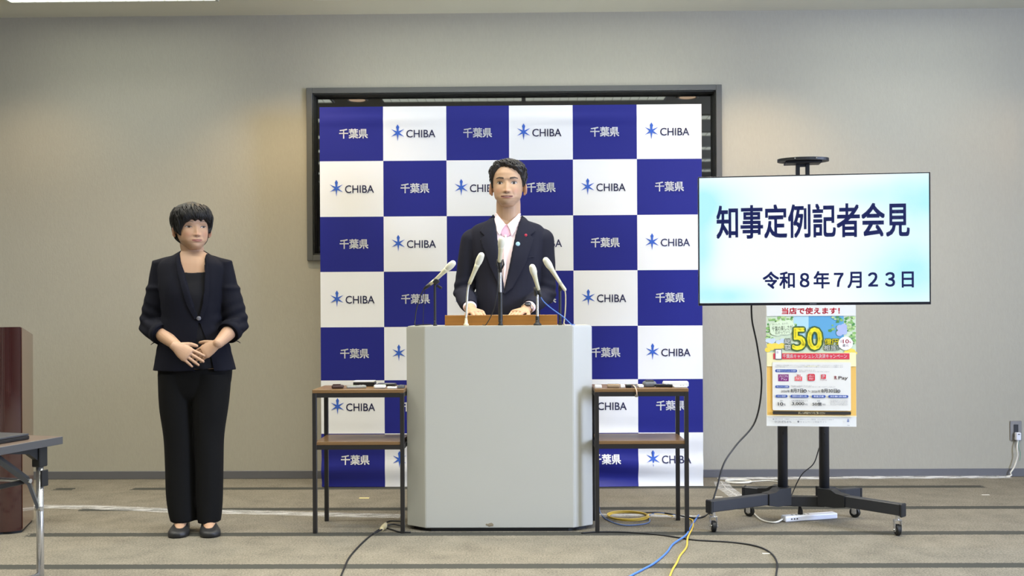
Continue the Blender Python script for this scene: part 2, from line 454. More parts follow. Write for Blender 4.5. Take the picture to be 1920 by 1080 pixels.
# lettering
def cloth_print(name, me, cx, cz, m):
    me = me.copy()
    for v in me.vertices:
        x, z = cx + v.co.x, cz + v.co.y
        v.co = V((x, BY - fold(x, z) - 0.0022, z))
    meobj(name, me, m, bd)
S_ = BY / F
t_pref = text_mesh('千葉県', 0.03, 54 * S_, 18.5 * S_)
t_chiba = text_mesh('CHIBA', 0.009, 54.5 * S_, 14.5 * S_)
def star_mesh(w_, h_):
    bm = nb(); c = bm.verts.new((0, 0, 0)); pts = []
    R = w_ / 2 / math.cos(math.radians(30))
    r = R * 0.24
    up_ = h_ * 0.5
    for k in range(6):
        a = math.radians(90 - 60 * k)
        if k == 0:
            u_ = h_ / 31
            pts += [(-2.0 * u_, 7.5 * u_), (-3.0 * u_, 11 * u_), (0, 16 * u_), (3.0 * u_, 11 * u_), (2.0 * u_, 7.5 * u_)]
        elif k == 3: pts.append((0, -h_ * 0.5))
        else: pts.append((R * math.cos(a), R * math.sin(a)))
        b2 = a - math.radians(30)
        pts.append((r * math.cos(b2), r * math.sin(b2)))
    vs = [bm.verts.new((x, y, 0)) for x, y in pts]
    for i in range(len(vs)): bm.faces.new((c, vs[(i + 1) % len(vs)], vs[i]))
    bmesh.ops.recalc_face_normals(bm, faces=bm.faces[:])
    me = bpy.data.meshes.new('emblem'); bm.to_mesh(me); bm.free(); return me
t_star = star_mesh(25 * S_, 31 * S_)
mink = mat('ink_navy', '#2b2d5c', 0.6); mstar = mat('ink_blue', '#2f5fc4', 0.6); mwink = mat('ink_white', '#e6e6ea', 0.6)
for j in range(7):
    for i in range(6):
        cz = (KZ[j] + KZ[j + 1]) / 2 + 0.002
        if (i + j) % 2 == 0:
            cloth_print('lettering', t_pref, (KX[i] + KX[i + 1]) / 2 + (4 if i == 0 else 0) * S_, cz, mwink)
        else:
            x0 = KX[i] + (31 if i == 0 else 27.5) * S_
            cloth_print('emblem', t_star, x0, cz + 0.002, mstar)
            cloth_print('lettering', t_chiba, x0 + 43.5 * S_, cz - 0.003, mink)
# ================================================================ lectern in the middle
LY = 4.5
fx0, fx1 = at(797, 800, LY).x, at(1075, 800, LY).x
bx0, bx1 = at(763, 800, LY + .065).x, at(1110.5, 800, LY + .065).x
LZ = at(936, 611, LY).z
mlec = mat('lectern_grey', '#adada6', 0.38, bump=0.05, bscale=400, var=0.02, vscale=3)
lec = empty('lectern', ((fx0 + fx1) / 2, LY, 0), 'grey laminate lectern with chamfered corners in the centre', 'lectern')
poly = [(fx0, LY), (fx1, LY), (bx1, LY + .065), (bx1, LY + .42), (bx0, LY + .42), (bx0, LY + .065)]
cx_, cy_ = (fx0 + fx1) / 2, LY + .2
def scl(p, k, e=0): return [(cx_ + (x - cx_) * k, cy_ + (y - cy_) * k) for x, y in p]
bm = nb(); prism(bm, poly, 0.018, LZ - 0.004)
bmesh.ops.bevel(bm, geom=bm.edges[:], offset=0.0025, segments=2, affect='EDGES')
obj('body', bm, mlec, lec)
bm = nb(); prism(bm, scl(poly, 0.985), LZ - 0.004, LZ)
obj('top', bm, mlec, lec)
bm = nb(); prism(bm, scl(poly, 0.93), 0.0, 0.018)
obj('plinth', bm, mat('plinth_black', '#141414', 0.6), lec)
p = at(918, 990, LY)
bm = nb(); r_ = bmesh.ops.create_icosphere(bm, subdivisions=2, radius=0.013)
for v in bm.verts:
    v.co = V((v.co.x * 1.5, v.co.y * 0.08, v.co.z * 0.6)) + V((0, 0, 0.006)) * noise.noise(v.co * 150)
    v.co += V((p.x, LY - 0.0006, 0.033))
obj('scuff', bm, mat('scuff_brown', '#857a66', 0.9), lec)

# slanted wooden reading rest on the lectern
mwood = mat('oak_wood', '#8a5a1c', 0.45, bump=0.1, bscale=60, var=0.25, vscale=7, stretch=(0.6, 3, 14))
rx0, rx1 = at(834, 600, 4.68).x, at(1045, 600, 4.68).x
RZ = at(940, 590.5, 4.68).z
rest = empty('reading_rest', ((rx0 + rx1) / 2, 4.68, LZ), 'brown wooden reading rest on top of the lectern', 'reading rest')
obj('front_board', bx(rx0, rx1, 4.68, 4.698, LZ, RZ, 0.0015), mwood, rest)
obj('side_board', bx(rx0, rx0 + .015, 4.699, 4.9, LZ, RZ - 0.004, 0.001), mwood, rest)
obj('side_board', bx(rx1 - .015, rx1, 4.699, 4.9, LZ, RZ - 0.004, 0.001), mwood, rest)
obj('board', bx(rx0 + .016, rx1 - .016, 4.699, 4.9, LZ + .022, RZ - 0.010, 0.001), mwood, rest)
BOARDZ = RZ - 0.010

# ================================================================ side tables
mtop = mat('walnut_top', '#74593a', 0.3, var=0.18, vscale=5, stretch=(0.8, 6, 6))
mblk = mat('black_steel', '#1f1d1d', 0.4)
def side_table(xa, xb, yfoot, label):
    Y0 = 4.47; Y1 = 4.75
    X0, X1 = xa, xb
    z1 = at(960, 729.5, Y0).z; z2 = at(960, 827.5, Y0).z
    r = empty('side_table', ((X0 + X1) / 2, Y0, 0), label, 'side table', 'two tier side tables beside the lectern')
    obj('table_top', bx(X0, X1, Y0, Y1, z1 - .016, z1, .0012), mtop, r)
    obj('shelf', bx(X0 + .012, X1 - .012, Y0 + .004, Y1 - .004, z2 - .016, z2, .0012), mtop, r)
    L = .019
    for (x, y) in ((X0, Y0), (X1 - L, Y0), (X0, Y1 - L), (X1 - L, Y1 - L)):
        obj('leg', bx(x, x + L, y, y + L, 0, z1 - .0165, .001), mblk, r)
    bm = nb()
    for z in (z1 - .0165, z2 - .0165):
        for y in (Y0 + .001, Y1 - L + .001): box(bm, X0 + L, X1 - L, y, y + L - .002, z - .02, z)
        for x in (X0 + .001, X1 - L + .001): box(bm, x, x + L - .002, Y0 + L, Y1 - L, z - .02, z)
    obj('rail', bm, mblk, r)
    return z1
TZ = side_table(at(585.5, 800, 4.47).x, at(757.5, 800, 4.47).x, 998, 'two tier walnut and black steel side table on the left of the lectern')
side_table(at(1115.5, 800, 4.47).x, at(1291.5, 800, 4.47).x, 998, 'two tier walnut and black steel side table on the right of the lectern')
TZ += 0.0006

# ---------------------------------------------------------------- small recorders and cases on the tables
mrb = mat('plastic_black', '#1a1a1c', 0.35); mrw = mat('plastic_white', '#dcdcd8', 0.35); mrs = mat('plastic_silver', '#a8aaa8', 0.3, 0.6)
mrd = mat('leather_brown', '#3a2622', 0.6); mtan = mat('felt_tan', '#8d7a62', 0.9); mgr = mat('plastic_grey', '#5f6264', 0.5); mlcd = mat('lcd_green', '#8f9a84', 0.25); mpl = mat('screen_glass', '#23262c', 0.08)
def gadget(name, label, cat, xa, xb, y, d, h, m, rz=0.0, parts=(), z=None, bev=0.003, group='recorders left on the side tables'):
    """flat electronic item lying between two picture columns at distance y"""
    A, B = at(xa, 722, y).x, at(xb, 722, y).x
    w_ = B - A
    c = V(((A + B) / 2, y, TZ if z is None else z))
    r = empty(name, c, label, cat, group, rz=rz)
    M = Matrix.Translation(c) @ Matrix.Rotation(rz, 4, 'Z')
    obj('case', bx(-w_ / 2, w_ / 2, -d / 2, d / 2, 0, h, min(bev, h * .42), M, 2), m, r)
    for (nm, a, b_, c0, c1, hh, mm) in parts:   # fractions of width, depth
        obj(nm, bx(-w_ / 2 + a * w_, -w_ / 2 + b_ * w_, -d / 2 + c0 * d, -d / 2 + c1 * d, h + .0003, h + .0003 + hh, min(.0008, hh * .3), M), mm, r)
    return r
scr = lambda m=mpl, a=.12, b=.6: ('screen', a, b, .2, .8, .0012, m)
btn = lambda a: ('button', a, a + .1, .35, .65, .002, mrs)
gadget('pouch', 'small dark brown leather pouch near the left end of the left side table', 'pouch', 622, 644.5, 4.545, .035, .017, mrd, 0.12, [('flap', .1, .75, .1, .9, .003, mrd)], bev=.007)
gadget('voice_recorder', 'wide silver voice recorder lying second from the left on the left side table', 'recorder', 650, 686, 4.56, .045, .012, mrs, 0.25, [scr(mlcd, .2, .5), btn(.65), btn(.8)])
gadget('notebook', 'black notebook with a white cover lying at the back of the left side table', 'notebook', 664, 704, 4.69, .06, .020, mrb, 0.0, [('cover', .02, .98, .03, .97, .006, mrw)], bev=.002)
gadget('smartphone', 'black smartphone behind the white recorder on the left side table', 'smartphone', 707, 742, 4.68, .065, .012, mrb, -0.05, [scr(mpl, .04, .96)])
gadget('voice_recorder', 'white rounded recorder with a pale green end on the left side table', 'recorder', 701, 723.5, 4.53, .03, .018, mrw, 0.0, [('end_cap', .68, .98, .1, .9, .002, mlcd)], bev=.007)
gadget('voice_recorder', 'flat pale recorder just left of the grey one on the left side table', 'recorder', 726, 744, 4.53, .035, .009, mrw, 0.08, [scr(mpl, .5, .85)])
gadget('voice_recorder', 'grey recorder at the right end of the left side table', 'recorder', 746.5, 758, 4.55, .04, .014, mgr, -0.1, [scr(mpl, .15, .7)])
gadget('charger_box', 'white box at the left end of the right side table', 'box', 1115, 1128, 4.51, .03, .015, mrw, 0.0, [btn(.4)])
gadget('pen_case', 'tan soft case on the right side table between two white boxes', 'case', 1138, 1162, 4.515, .035, .017, mtan, -0.05, [('zip', .05, .95, .45, .55, .001, mrd)], bev=.006)
gadget('charger_box', 'white box touching the right end of the tan soft case', 'box', 1163, 1171.5, 4.515, .022, .016, mrw, 0.0, [btn(.4)])
gadget('voice_recorder', 'black recorder with a pale display on the right side table', 'recorder', 1173, 1184, 4.52, .035, .014, mrb, 0.0, [scr(mlcd, .15, .85)])
gr_ = gadget('voice_recorder', 'dark recorder with a short pale strap hanging over the table edge', 'recorder', 1185.5, 1193.5, 4.52, .03, .015, mgr, 0.0, [btn(.5)])
e = TZ
xs0 = at(1188, 720, 4.49).x
bm = nb(); tube(bm, smooth_path([(xs0, 4.503, e + .010), (xs0 + .004, 4.478, e + .008), (xs0 + .010, 4.4655, e - .008), (xs0 + .012, 4.4655, e - .026)]), .0026, 8, rnd=True)
obj('strap', bm, mat('strap_cream', '#dcc0a8', 0.6), gr_)
bm = nb(); box(bm, xs0 + .003, xs0 + .017, 4.4625, 4.4685, e - .040, e - .028, .002); obj('tassel', bm, mat('tassel_khaki', '#6d6552', 0.7), gr_)
gadget('charger_box', 'white wedge shaped box left of the dark bundle on the right side table', 'box', 1195.5, 1206, 4.52, .035, .015, mrw, 0.1, [btn(.4)], bev=.005)
gadget('cloth_pouch', 'dark grey bundled pouch near the middle of the right side table', 'pouch', 1205, 1230, 4.565, .045, .027, mgr, 0.1, [('flap', .2, .8, .15, .85, .004, mrb)], bev=.011)
gadget('white_case', 'long white case at the right end of the right side table', 'case', 1243, 1290, 4.60, .05, .020, mrw, -0.03, [('lid', .02, .98, .05, .95, .003, mrw)])
gadget('voice_recorder', 'long black recorder lying in front of the white case', 'recorder', 1229, 1261, 4.545, .025, .013, mrb, -0.2, [scr(mpl, .3, .6), btn(.7)])
gadget('card_case', 'flat white card case in front at the right end of the right side table', 'case', 1262.5, 1288, 4.52, .035, .009, mrw, 0.02, [('slot', .5, .58, .3, .7, .0008, mrb), ('slot', .7, .78, .3, .7, .0008, mrb)])

# ================================================================ microphones
mcream = mat('mic_cream', '#cbc7ac', 0.35); mgrill = mat('mic_head', '#dad8c6', 0.6, bump=0.4, bscale=900)
mchr = mat('chrome', '#d2d2d2', 0.25, .85); mdk = mat('rubber_black', '#17181a', 0.5)
def mic_body(r, H, T, Yh, Yt, k=1.0):
    a, b_ = at(*H, Yh), at(*T, Yt)
    d = (b_ - a); L = d.length
    q = lambda t: a + d * t
    bm = nb(); tube(bm, [a, q(.10), q(.22), q(.30)], [.0150 * k, .0168 * k, .0165 * k, .0140 * k], 18, rnd=True); obj('mic_head', bm, mgrill, r, True)
    bm = nb(); tube(bm, [q(.30), q(.42), q(.62), q(.86), q(1.0)], [.0137 * k, .0118 * k, .0098 * k, .0090 * k, .0086 * k], 18); obj('mic_body', bm, mcream, r, True)
    return a, b_
def stand(r, x, ytop, Y, z0, mat_lo, split=None, rt=.0055, rb=.008, base=.017):
    top = at(x, ytop, Y); bot = V((top.x, Y, z0))
    bm = nb(); lathe(bm, [(base, 0), (base, .006), (base * .6, .012), (rb, .018), (rb, .024)], 20, Matrix.Translation(bot)); obj('foot', bm, mat_lo, r, True)
    if split:
        mid = V((top.x, Y, at(x, split, Y).z))
        bm = nb(); tube(bm, [bot + V((0, 0, .024)), mid], rb, 14); obj('lower_pole', bm, mat_lo, r)
        bm = nb(); tube(bm, [mid, top], rt, 14); obj('upper_pole', bm, mchr, r)
    else:
        bm = nb(); tube(bm, [bot + V((0, 0, .024)), top], rb, 14); obj('pole', bm, mat_lo, r)
    return top
mz = LZ + .0005
# far left
c0 = at(814, 608, 4.6)
r = empty('microphone', (c0.x, 4.6, mz), 'cream microphone leaning far left on a black stand with black clip', 'microphone', 'microphones on the lectern')
mic_body(r, (849, 494), (815, 526), 4.56, 4.60)
a = at(816, 525, 4.60); b_ = at(795, 542, 4.62)
bm = nb(); tube(bm, [a, lerp(a, b_, .45)], [.0087, .0085], 14); obj('tail', bm, mcream, r, True)
bm = nb(); tube(bm, [lerp(a, b_, .45), lerp(a, b_, .8), b_], [.0090, .0080, .005], 14); obj('connector', bm, mdk, r, True)
tp = stand(r, 815.5, 530, 4.6, mz, mdk, None, rb=.0062, base=.010)
bm = nb(); M = Matrix.Translation(at(818, 528, 4.6)) @ Matrix.Rotation(-.72, 4, 'Y'); box(bm, -.014, .014, -.013, .013, -.012, .012, .004, M, 2)
M = Matrix.Translation(at(824, 538, 4.6)) @ Matrix.Rotation(.6, 4, 'Y'); box(bm, -.013, .013, -.007, .007, -.006, .006, .002, M); obj('clip', bm, mdk, r)
bm = nb(); tube(bm, smooth_path([b_, at(788, 556, 4.62), at(781, 580, 4.62), at(778.5, 600, 4.62), V((at(778.5, 600, 4.62).x, 4.62, LZ + .004)), V((at(786, 600, 4.62).x, 4.70, LZ + .004)), V((at(800, 600, 4.62).x, 4.84, LZ + .004))]), .0028, 7); obj('cable', bm, mdk, r, True)
bm = nb(); tube(bm, smooth_path([at(797, 540, 4.63), at(794.5, 570, 4.64), at(793.5, 600, 4.64), V((at(793.5, 600, 4.64).x, 4.64, LZ + .003))]), .0016, 6); obj('thin_cable', bm, mdk, r, True)
# second, gooseneck
c0 = at(874, 608, 4.6)
r = empty('microphone', (c0.x, 4.6, mz), 'cream gooseneck microphone on a thin white stem, second from the left', 'microphone', 'microphones on the lectern')
mic_body(r, (902.5, 479), (880, 532), 4.56, 4.60)
top = at(880, 531, 4.6)
bm = nb(); tube(bm, smooth_path([top, at(876.8, 546, 4.6), at(875, 575, 4.6), at(874, 596, 4.6)]), .0052, 12); obj('gooseneck', bm, mat('stem_silver', '#c8c6bc', 0.3, 0.5), r, True)
bm = nb(); lathe(bm, [(.0125, 0), (.0125, .008), (.008, .010), (.0075, .026), (.006, .030), (.006, .036)], 18, Matrix.Translation((at(874, 600, 4.6).x, 4.6, mz))); obj('foot', bm, mcream, r, True)
# centre
c0 = at(938, 608, 4.59)
r = empty('microphone', (c0.x, 4.59, mz), 'cream microphone upright on the thick black and chrome centre stand', 'microphone', 'microphones on the lectern')
mic_body(r, (940.5, 449), (936.5, 491), 4.53, 4.58)
tp = stand(r, 938, 508, 4.59, mz, mdk, 548, rt=.0072, rb=.0105, base=.0125)
bm = nb(); tube(bm, [at(938, 511, 4.59), at(937.5, 488, 4.59)], [.0085, .0115], 14)
for s in (-1, 1): tube(bm, [at(938 + s * 3, 504, 4.585), at(938 + s * 6.5, 496, 4.585), at(938 + s * 5, 486, 4.583)], [.004, .0045, .003], 8)
obj('clip', bm, mdk, r, True)
bm = nb(); tube(bm, smooth_path([at(934, 505, 4.575), at(933, 540, 4.575), at(928, 572, 4.58), at(921, 592, 4.6), V((at(911, 606, 4.64).x, 4.62, LZ + .003)), V((at(905, 606, 4.64).x, 4.655, LZ + .003))]), .0024, 7); obj('cable', bm, mdk, r, True)
# fourth
c0 = at(1008, 608, 4.58)
r = empty('microphone', (c0.x, 4.58, mz), 'cream microphone with blue cable on a short chrome stand, second from the right', 'microphone', 'microphones on the lectern')
a, b_ = mic_body(r, (998, 501), (1010, 544), 4.55, 4.58)
e2 = at(1014, 557, 4.585)
bm = nb(); tube(bm, [b_, lerp(b_, e2, .6), e2], [.0088, .0085, .005], 14); obj('connector', bm, mdk, r, True)
tp = stand(r, 1007.5, 553, 4.58, mz, mdk, 593, rt=.0062, rb=.0095, base=.019)
bm = nb(); tube(bm, [at(1006, 555, 4.585), at(1004.5, 538, 4.585)], [.0105, .0110], 14); obj('clip', bm, mdk, r, True)
mbluec = mat('cable_blue', '#4a74c0', 0.45)
bm = nb(); tube(bm, smooth_path([e2, at(1020, 566, 4.59), at(1035, 579, 4.60), at(1056, 594, 4.60), V((at(1072, 606, 4.6).x, 4.6, LZ + .003)), V((at(1078, 606, 4.6).x, 4.64, LZ + .003))]), .0026, 7); obj('cable', bm, mbluec, r, True)
# far right
c0 = at(1050, 608, 4.62)
r = empty('microphone', (c0.x, 4.62, mz), 'cream microphone leaning on the far right with black stand and pale cable', 'microphone', 'microphones on the lectern')
a, b_ = mic_body(r, (1023.5, 488), (1052, 533), 4.58, 4.61)
e2 = at(1059, 543, 4.612)
bm = nb(); tube(bm, smooth_path([b_, e2], 3), .0086, 12, rnd=True); obj('tail', bm, mcream, r, True)
tp = stand(r, 1050, 540, 4.62, mz, mdk, None, rb=.0070, base=.010)
bm = nb(); tube(bm, [at(1050, 545, 4.62), at(1051, 533, 4.617)], [.0085, .0105], 14); obj('clip', bm, mdk, r, True)
bm = nb(); tube(bm, smooth_path([e2, at(1060.5, 556, 4.612), at(1060, 580, 4.612), at(1058, 600, 4.615), V((at(1057, 600, 4.62).x, 4.615, LZ + .004)), V((at(1060, 600, 4.62).x, 4.70, LZ + .004))]), .0032, 7); obj('cable', bm, mat('cable_khaki', '#b7ad8d', 0.5), r, True)

# papers and folder on the rest
z = BOARDZ + .0006
A = at(896, 589, 4.78); B = at(925, 589, 4.78)
M = Matrix.Translation((lerp(A.x, B.x, .2), 4.80, z)) @ Matrix.Rotation(0.1, 4, 'Z')
tag(obj('folder', bx(-.02, .09, -.07, .07, 0, .006, .001, M), mat('folder_yellow', '#e8c860', 0.5)), 'yellow folder under the speaker\'s hand on the reading rest', 'folder')
M = Matrix.Translation((lerp(A.x, B.x, 1.9), 4.80, z)) @ Matrix.Rotation(-0.08, 4, 'Z')
bm = nb()
for k in range(8): box(bm, -.065 + .0006 * math.sin(k * 2.), .065 + .0006 * math.sin(k * 3.), -.075, .075, .0012 * k, .0012 * k + .0011)
for v in bm.verts: v.co = M @ v.co
tag(obj('paper_stack', bm, mat('paper_ivory', '#d5cba8', 0.7)), 'ivory paper stack between the speaker\'s hands on the reading rest', 'paper')

# ================================================================ television on its cart
TA = math.radians(6.2)
pL, pR = at(1310, 450, 4.64), at(1744, 450, 4.64)
# right edge nearer the camera
Ysc = 4.585
pL = at(1309.5, 450, Ysc + .058); pR = at(1744.5, 450, Ysc - .062)
TC = (pL + pR) / 2; tvw = (pR - pL).length
zt = (at(1309.5, 331, Ysc + .058).z + at(1744.5, 323.5, Ysc - .062).z) / 2
zb = (at(1309.5, 572.5, Ysc + .058).z + at(1744.5, 571.5, Ysc - .062).z) / 2
ang = math.atan2(pR.y - pL.y, pR.x - pL.x)
TM = Matrix.Translation((TC.x, TC.y, 0)) @ Matrix.Rotation(ang, 4, 'Z')   # local: x along screen, -y to the camera
tv = empty('television', (TC.x, TC.y, zb), 'large flat television with a pale blue slide on a black cart', 'television', rz=ang)
W2 = tvw / 2
mtv = mat('tv_bezel', '#15161f', 0.3)
obj('case', bx(-W2, W2, 0.004, 0.045, zb, zt, 0.003, TM), mtv, tv)
bm = nb()
box(bm, -W2, W2, -.004, .0035, zb, zb + .012, .001, TM); box(bm, -W2, W2, -.004, .0035, zt - .005, zt, .001, TM)
box(bm, -W2, -W2 + .005, -.004, .0035, zb + .012, zt - .005, .001, TM); box(bm, W2 - .005, W2, -.004, .0035, zb + .012, zt - .005, .001, TM)
obj('bezel', bm, mtv, tv)
sx0, sx1, sz0, sz1 = -W2 + .0055, W2 - .0055, zb + .0125, zt - .0055
ms = bpy.data.materials.new('lit_slide'); ms.use_nodes = True
nt = ms.node_tree; b = nt.nodes['Principled BSDF']; b.inputs['Base Color'].default_value = (.01, .01, .01, 1); b.inputs['Roughness'].default_value = .25
tc = nt.nodes.new('ShaderNodeTexCoord'); mpn = nt.nodes.new('ShaderNodeSeparateXYZ'); nt.links.new(tc.outputs['Generated'], mpn.inputs[0])
gx, gz = mpn.outputs['X'], mpn.outputs['Z']
def gauss(cx, cz, sx, sz):
    dx = mth('DIVIDE', mth('SUBTRACT', gx, cx), sx); dz = mth('DIVIDE', mth('SUBTRACT', gz, cz), sz)
    return mth('EXPONENT', mth('MULTIPLY', mth('ADD', mth('MULTIPLY', dx, dx), mth('MULTIPLY', dz, dz)), -1.0))
tot = None
for g_ in ((0.02, .80, .17, .16), (1.0, .80, .20, .22), (0.93, .22, .20, .26), (0.0, .45, .07, .35), (0.12, .05, .16, .10), (0.72, .84, .2, .10)):
    k = gauss(*g_); k = mth('MULTIPLY', k, .95 if g_[0] != .72 else .35)
    tot = k if tot is None else mth('ADD', tot, k)
n = nt.nodes.new('ShaderNodeTexNoise'); n.inputs['Scale'].default_value = 5; nt.links.new(tc.outputs['Generated'], n.inputs[0])
tot = mth('MULTIPLY', tot, mth('ADD', mth('MULTIPLY', n.outputs['Fac'], .6), .65)); 
mxs = nt.nodes.new('ShaderNodeMix'); mxs.data_type = 'RGBA'; mxs.clamp_factor = True
nt.links.new(tot, mxs.inputs[0]); mxs.inputs[6].default_value = (.93, 1.0, 1.0, 1); mxs.inputs[7].default_value = hexc('#b4f2ff')
nt.links.new(mxs.outputs[2], b.inputs['Emission Color']); b.inputs['Emission Strength'].default_value = 1.05
obj('screen', bx(sx0, sx1, -.0005, .003, sz0, sz1, 0, TM), ms, tv)
mslt = mat('slide_ink', '#060a20', 0.5, emit=0.0)
mslt.node_tree.nodes['Principled BSDF'].inputs['Emission Color'].default_value = hexc('#0f1c62'); mslt.node_tree.nodes['Principled BSDF'].inputs['Emission Strength'].default_value = 0.7
def tv_text(body, px0, px1, py0, py1, bold, spacing=1.0):
    """picture box -> position on the slide plane"""
    fu = lambda x: (x - 1311.5) / (1742.5 - 1311.5)
    yt = lambda x: lerp(333, 326, fu(x)); yb = lambda x: lerp(567.5, 566.5, fu(x))
    u0, u1 = fu(px0), fu(px1); xm = (px0 + px1) / 2
    v0, v1 = (py0 - yt(xm)) / (yb(xm) - yt(xm)), (py1 - yt(xm)) / (yb(xm) - yt(xm))
    X0, X1 = lerp(sx0, sx1, u0), lerp(sx0, sx1, u1); Z1, Z0 = lerp(sz1, sz0, v0), lerp(sz1, sz0, v1)
    me = text_mesh(body, bold, X1 - X0, Z1 - Z0, spacing)
    for v in me.vertices: v.co = TM @ V(((X0 + X1) / 2 + v.co.x, -.0011, (Z0 + Z1) / 2 + v.co.y))
    return meobj('lettering', me, mslt, tv)
tv_text('知事定例記者会見', 1344, 1707, 382, 446, 0.03)
tv_text('令和８年７月２３日', 1432, 1714, 508, 541, 0.032)
bm = nb()
for k in range(7): box(bm, -.016 + k * .0047, -.0125 + k * .0047, -.0047, -.0042, zb + .0040, zb + .0080, 0, TM)
obj('maker_mark', bm, mat('mark_grey', '#6c6e78', .4), tv)

# cart
mcart = mat('cart_black', '#26282e', 0.42); mcart2 = mat('cart_dark', '#1b1c1f', 0.5)
cart = empty('tv_cart', (TC.x, TC.y + .12, 0), 'black steel rolling cart carrying the television', 'television cart', rz=ang)
CM = TM @ Matrix.Translation((0, 0, 0))
TI = TM.inverted()
PYW = 4.66
for xp in (1471, 1548):
    q = TI @ at(xp, 880, PYW)
    bm = nb(); tube(bm, [TM @ V((q.x, .12, .10)), TM @ V((q.x, .12, 1.22))], .024, 24, flat=1.0)
    obj('post', bm, mcart, cart, True)
    bm = nb()
    for k in range(4): box(bm, q.x - .003, q.x + .003, .0945, .0965, .375 + .05 * k, .388 + .05 * k, .001, TM)
    obj('slot_holes', bm, mdk, cart)
q0 = TI @ at(1471, 900, PYW); q1 = TI @ at(1548, 900, PYW)
obj('cross_bar', bx(q0.x, q1.x, .105, .135, .075, .125, .002, TM), mcart2, cart)
mtyre = mat('tyre_black', '#111111', 0.5)
legs = [((1338, 997), (1471, 0), q0.x), ((1683, 1004), (1548, 0), q1.x), ((1405, 968), (1471, 0), q0.x), ((1603, 970), (1548, 0), q1.x)]
for (fx_, fy_), _, qx in legs:
    g0 = fl(fx_, fy_); lc = TI @ g0
    front = lc.y < .12
    if front: lc.y = max(lc.y, -.18)
    tip = V((lc.x, lc.y, 0)); root = V((qx, .12 + (-.02 if front else .02), 0))
    d = (root - tip); L = d.length; d.normalize(); s_ = V((-d.y, d.x, 0))
    R = Matrix((d, s_, V((0, 0, 1)))).transposed().to_4x4()
    M = TM @ Matrix.Translation(tip) @ R
    lg = obj('leg', bx(-.02, L - .05, -.020, .020, .095, .148, .003, M), mcart, cart)
    obj('end_cap', bx(-.032, -.018, -.0215, .0215, .088, .150, .004, M), mcart2, lg)
    obj('bracket', prism(nb(), [(L - .115, .0935), (L - .115, .1495), (L - .07, .154), (L - .045, .168), (L + .025, .168), (L + .025, .084), (L - .06, .084)], -.0275, .0275, M @ Matrix(((1, 0, 0, 0), (0, 0, 1, 0), (0, 1, 0, 0), (0, 0, 0, 1)))), mcart2, cart)
    # caster
    bm = nb(); cxm = TM @ V((tip.x, tip.y, 0)); fx2, fy2 = cxm.x, cxm.y
    T0 = Matrix.Translation((fx2, fy2, 0)) @ Matrix.Rotation(0.0 if front else .9, 4, 'Z')
    rw = .026
    Mw = T0 @ Matrix.Translation((0, 0, rw)) @ Matrix.Rotation(math.pi / 2, 4, 'Y')
    lathe(bm, [(.012, -.010), (rw * .86, -.010), (rw, -.006), (rw, .006), (rw * .86, .010), (.012, .010)], 26, Mw)
    cs = obj('wheel', bm, mtyre, cart, False)
    bm = nb()
    lathe(bm, [(.011, -.013), (.011, .013)], 16, Mw)
    obj('hub', bm, mchr, cs)
    bm = nb()
    for sgn in (-1, 1): box(bm, sgn * .015 - .0015, sgn * .015 + .0015, -.012, .012, .020, .072, .0008, T0)
    box(bm, -.016, .016, -.014, .014, .068, .073, .001, T0)
    tube(bm, [T0 @ V((-.020, 0, rw)), T0 @ V((.020, 0, rw))], .004, 10)
    tube(bm, [T0 @ V((0, 0, .073)), T0 @ V((0, 0, .094))], .009, 12)
    obj('caster_fork', bm, mchr, cart)
# mounting plate behind the screen, neck and top tray
obj('mount_plate', bx(-.28, .28, .050, .075, zb + .15, zt - .15, .003, TM), mcart2, cart)
bm = nb()
for zz in (zb + .17, zt - .20): box(bm, q0.x - .03, q1.x + .03, .076, .10, zz, zz + .04, .002, TM)
obj('mount_rail', bm, mcart2, cart)
qn = TI @ at(1507.5, 315, PYW)
tz0 = at(1507, 302, PYW).z
bm = nb()
for s in (-1, 1): box(bm, qn.x + s * .023 - .009, qn.x + s * .023 + .009, .105, .125, 1.22, tz0, .001, TM)
box(bm, qn.x - .030, qn.x + .030, .107, .123, 1.22, zt + .004, .001, TM); box(bm, qn.x - .030, qn.x + .030, .107, .123, tz0 - .022, tz0, .001, TM)
obj('tray_bracket', bm, mcart2, cart)
obj('post_cap', bx(q0.x - .03, q1.x + .03, .10, .14, 1.2205, 1.26, .003, TM), mcart2, cart)
bm = nb(); tw = .122
pol = [(qn.x + tw * math.cos(a) , .10 + .075 * math.sin(a)) for a in [2 * math.pi * k / 40 for k in range(40)]]
prism(bm, pol, tz0 + .0005, tz0 + .014, TM); obj('top_tray', bm, mcart2, cart)
bm = nb(); box(bm, qn.x - .085, qn.x + .085, .06, .15, tz0 - .010, tz0, .003, TM); obj('tray_support', bm, mcart2, cart)
bm = nb()
for s in (-1, 1): tube(bm, [TM @ V((qn.x + s * .05, .0235 + .0, tz0 + .007)), TM @ V((qn.x + s * .05, .030, tz0 + .007))], .003, 8)
obj('tray_screw', bm, mchr, cart)
# television cable
mcab = mat('cable_black', '#15161a', 0.45)
C0 = TM @ (TI @ at(1410, 560, 4.68))
pth = [at(1409, 560, 4.70), at(1410, 600, 4.70), at(1420, 650, 4.69), at(1428, 720, 4.68), at(1416, 790, 4.66), at(1380, 835, 4.62), at(1357, 870, 4.58), at(1344, 915, 4.55), at(1334, 948, 4.53), at(1332, 958, 4.56), fl(1330, 962, .005), fl(1318, 969, .005), fl(1300, 971, .005), fl(1270, 966, .005), fl(1235, 961, .005), fl(1200, 962, .005)]
bm = nb(); tube(bm, smooth_path(pth, 8), .0042, 8); tag(obj('power_cable', bm, mcab, None, True), 'thick black cable hanging from the television to the floor', 'cable')
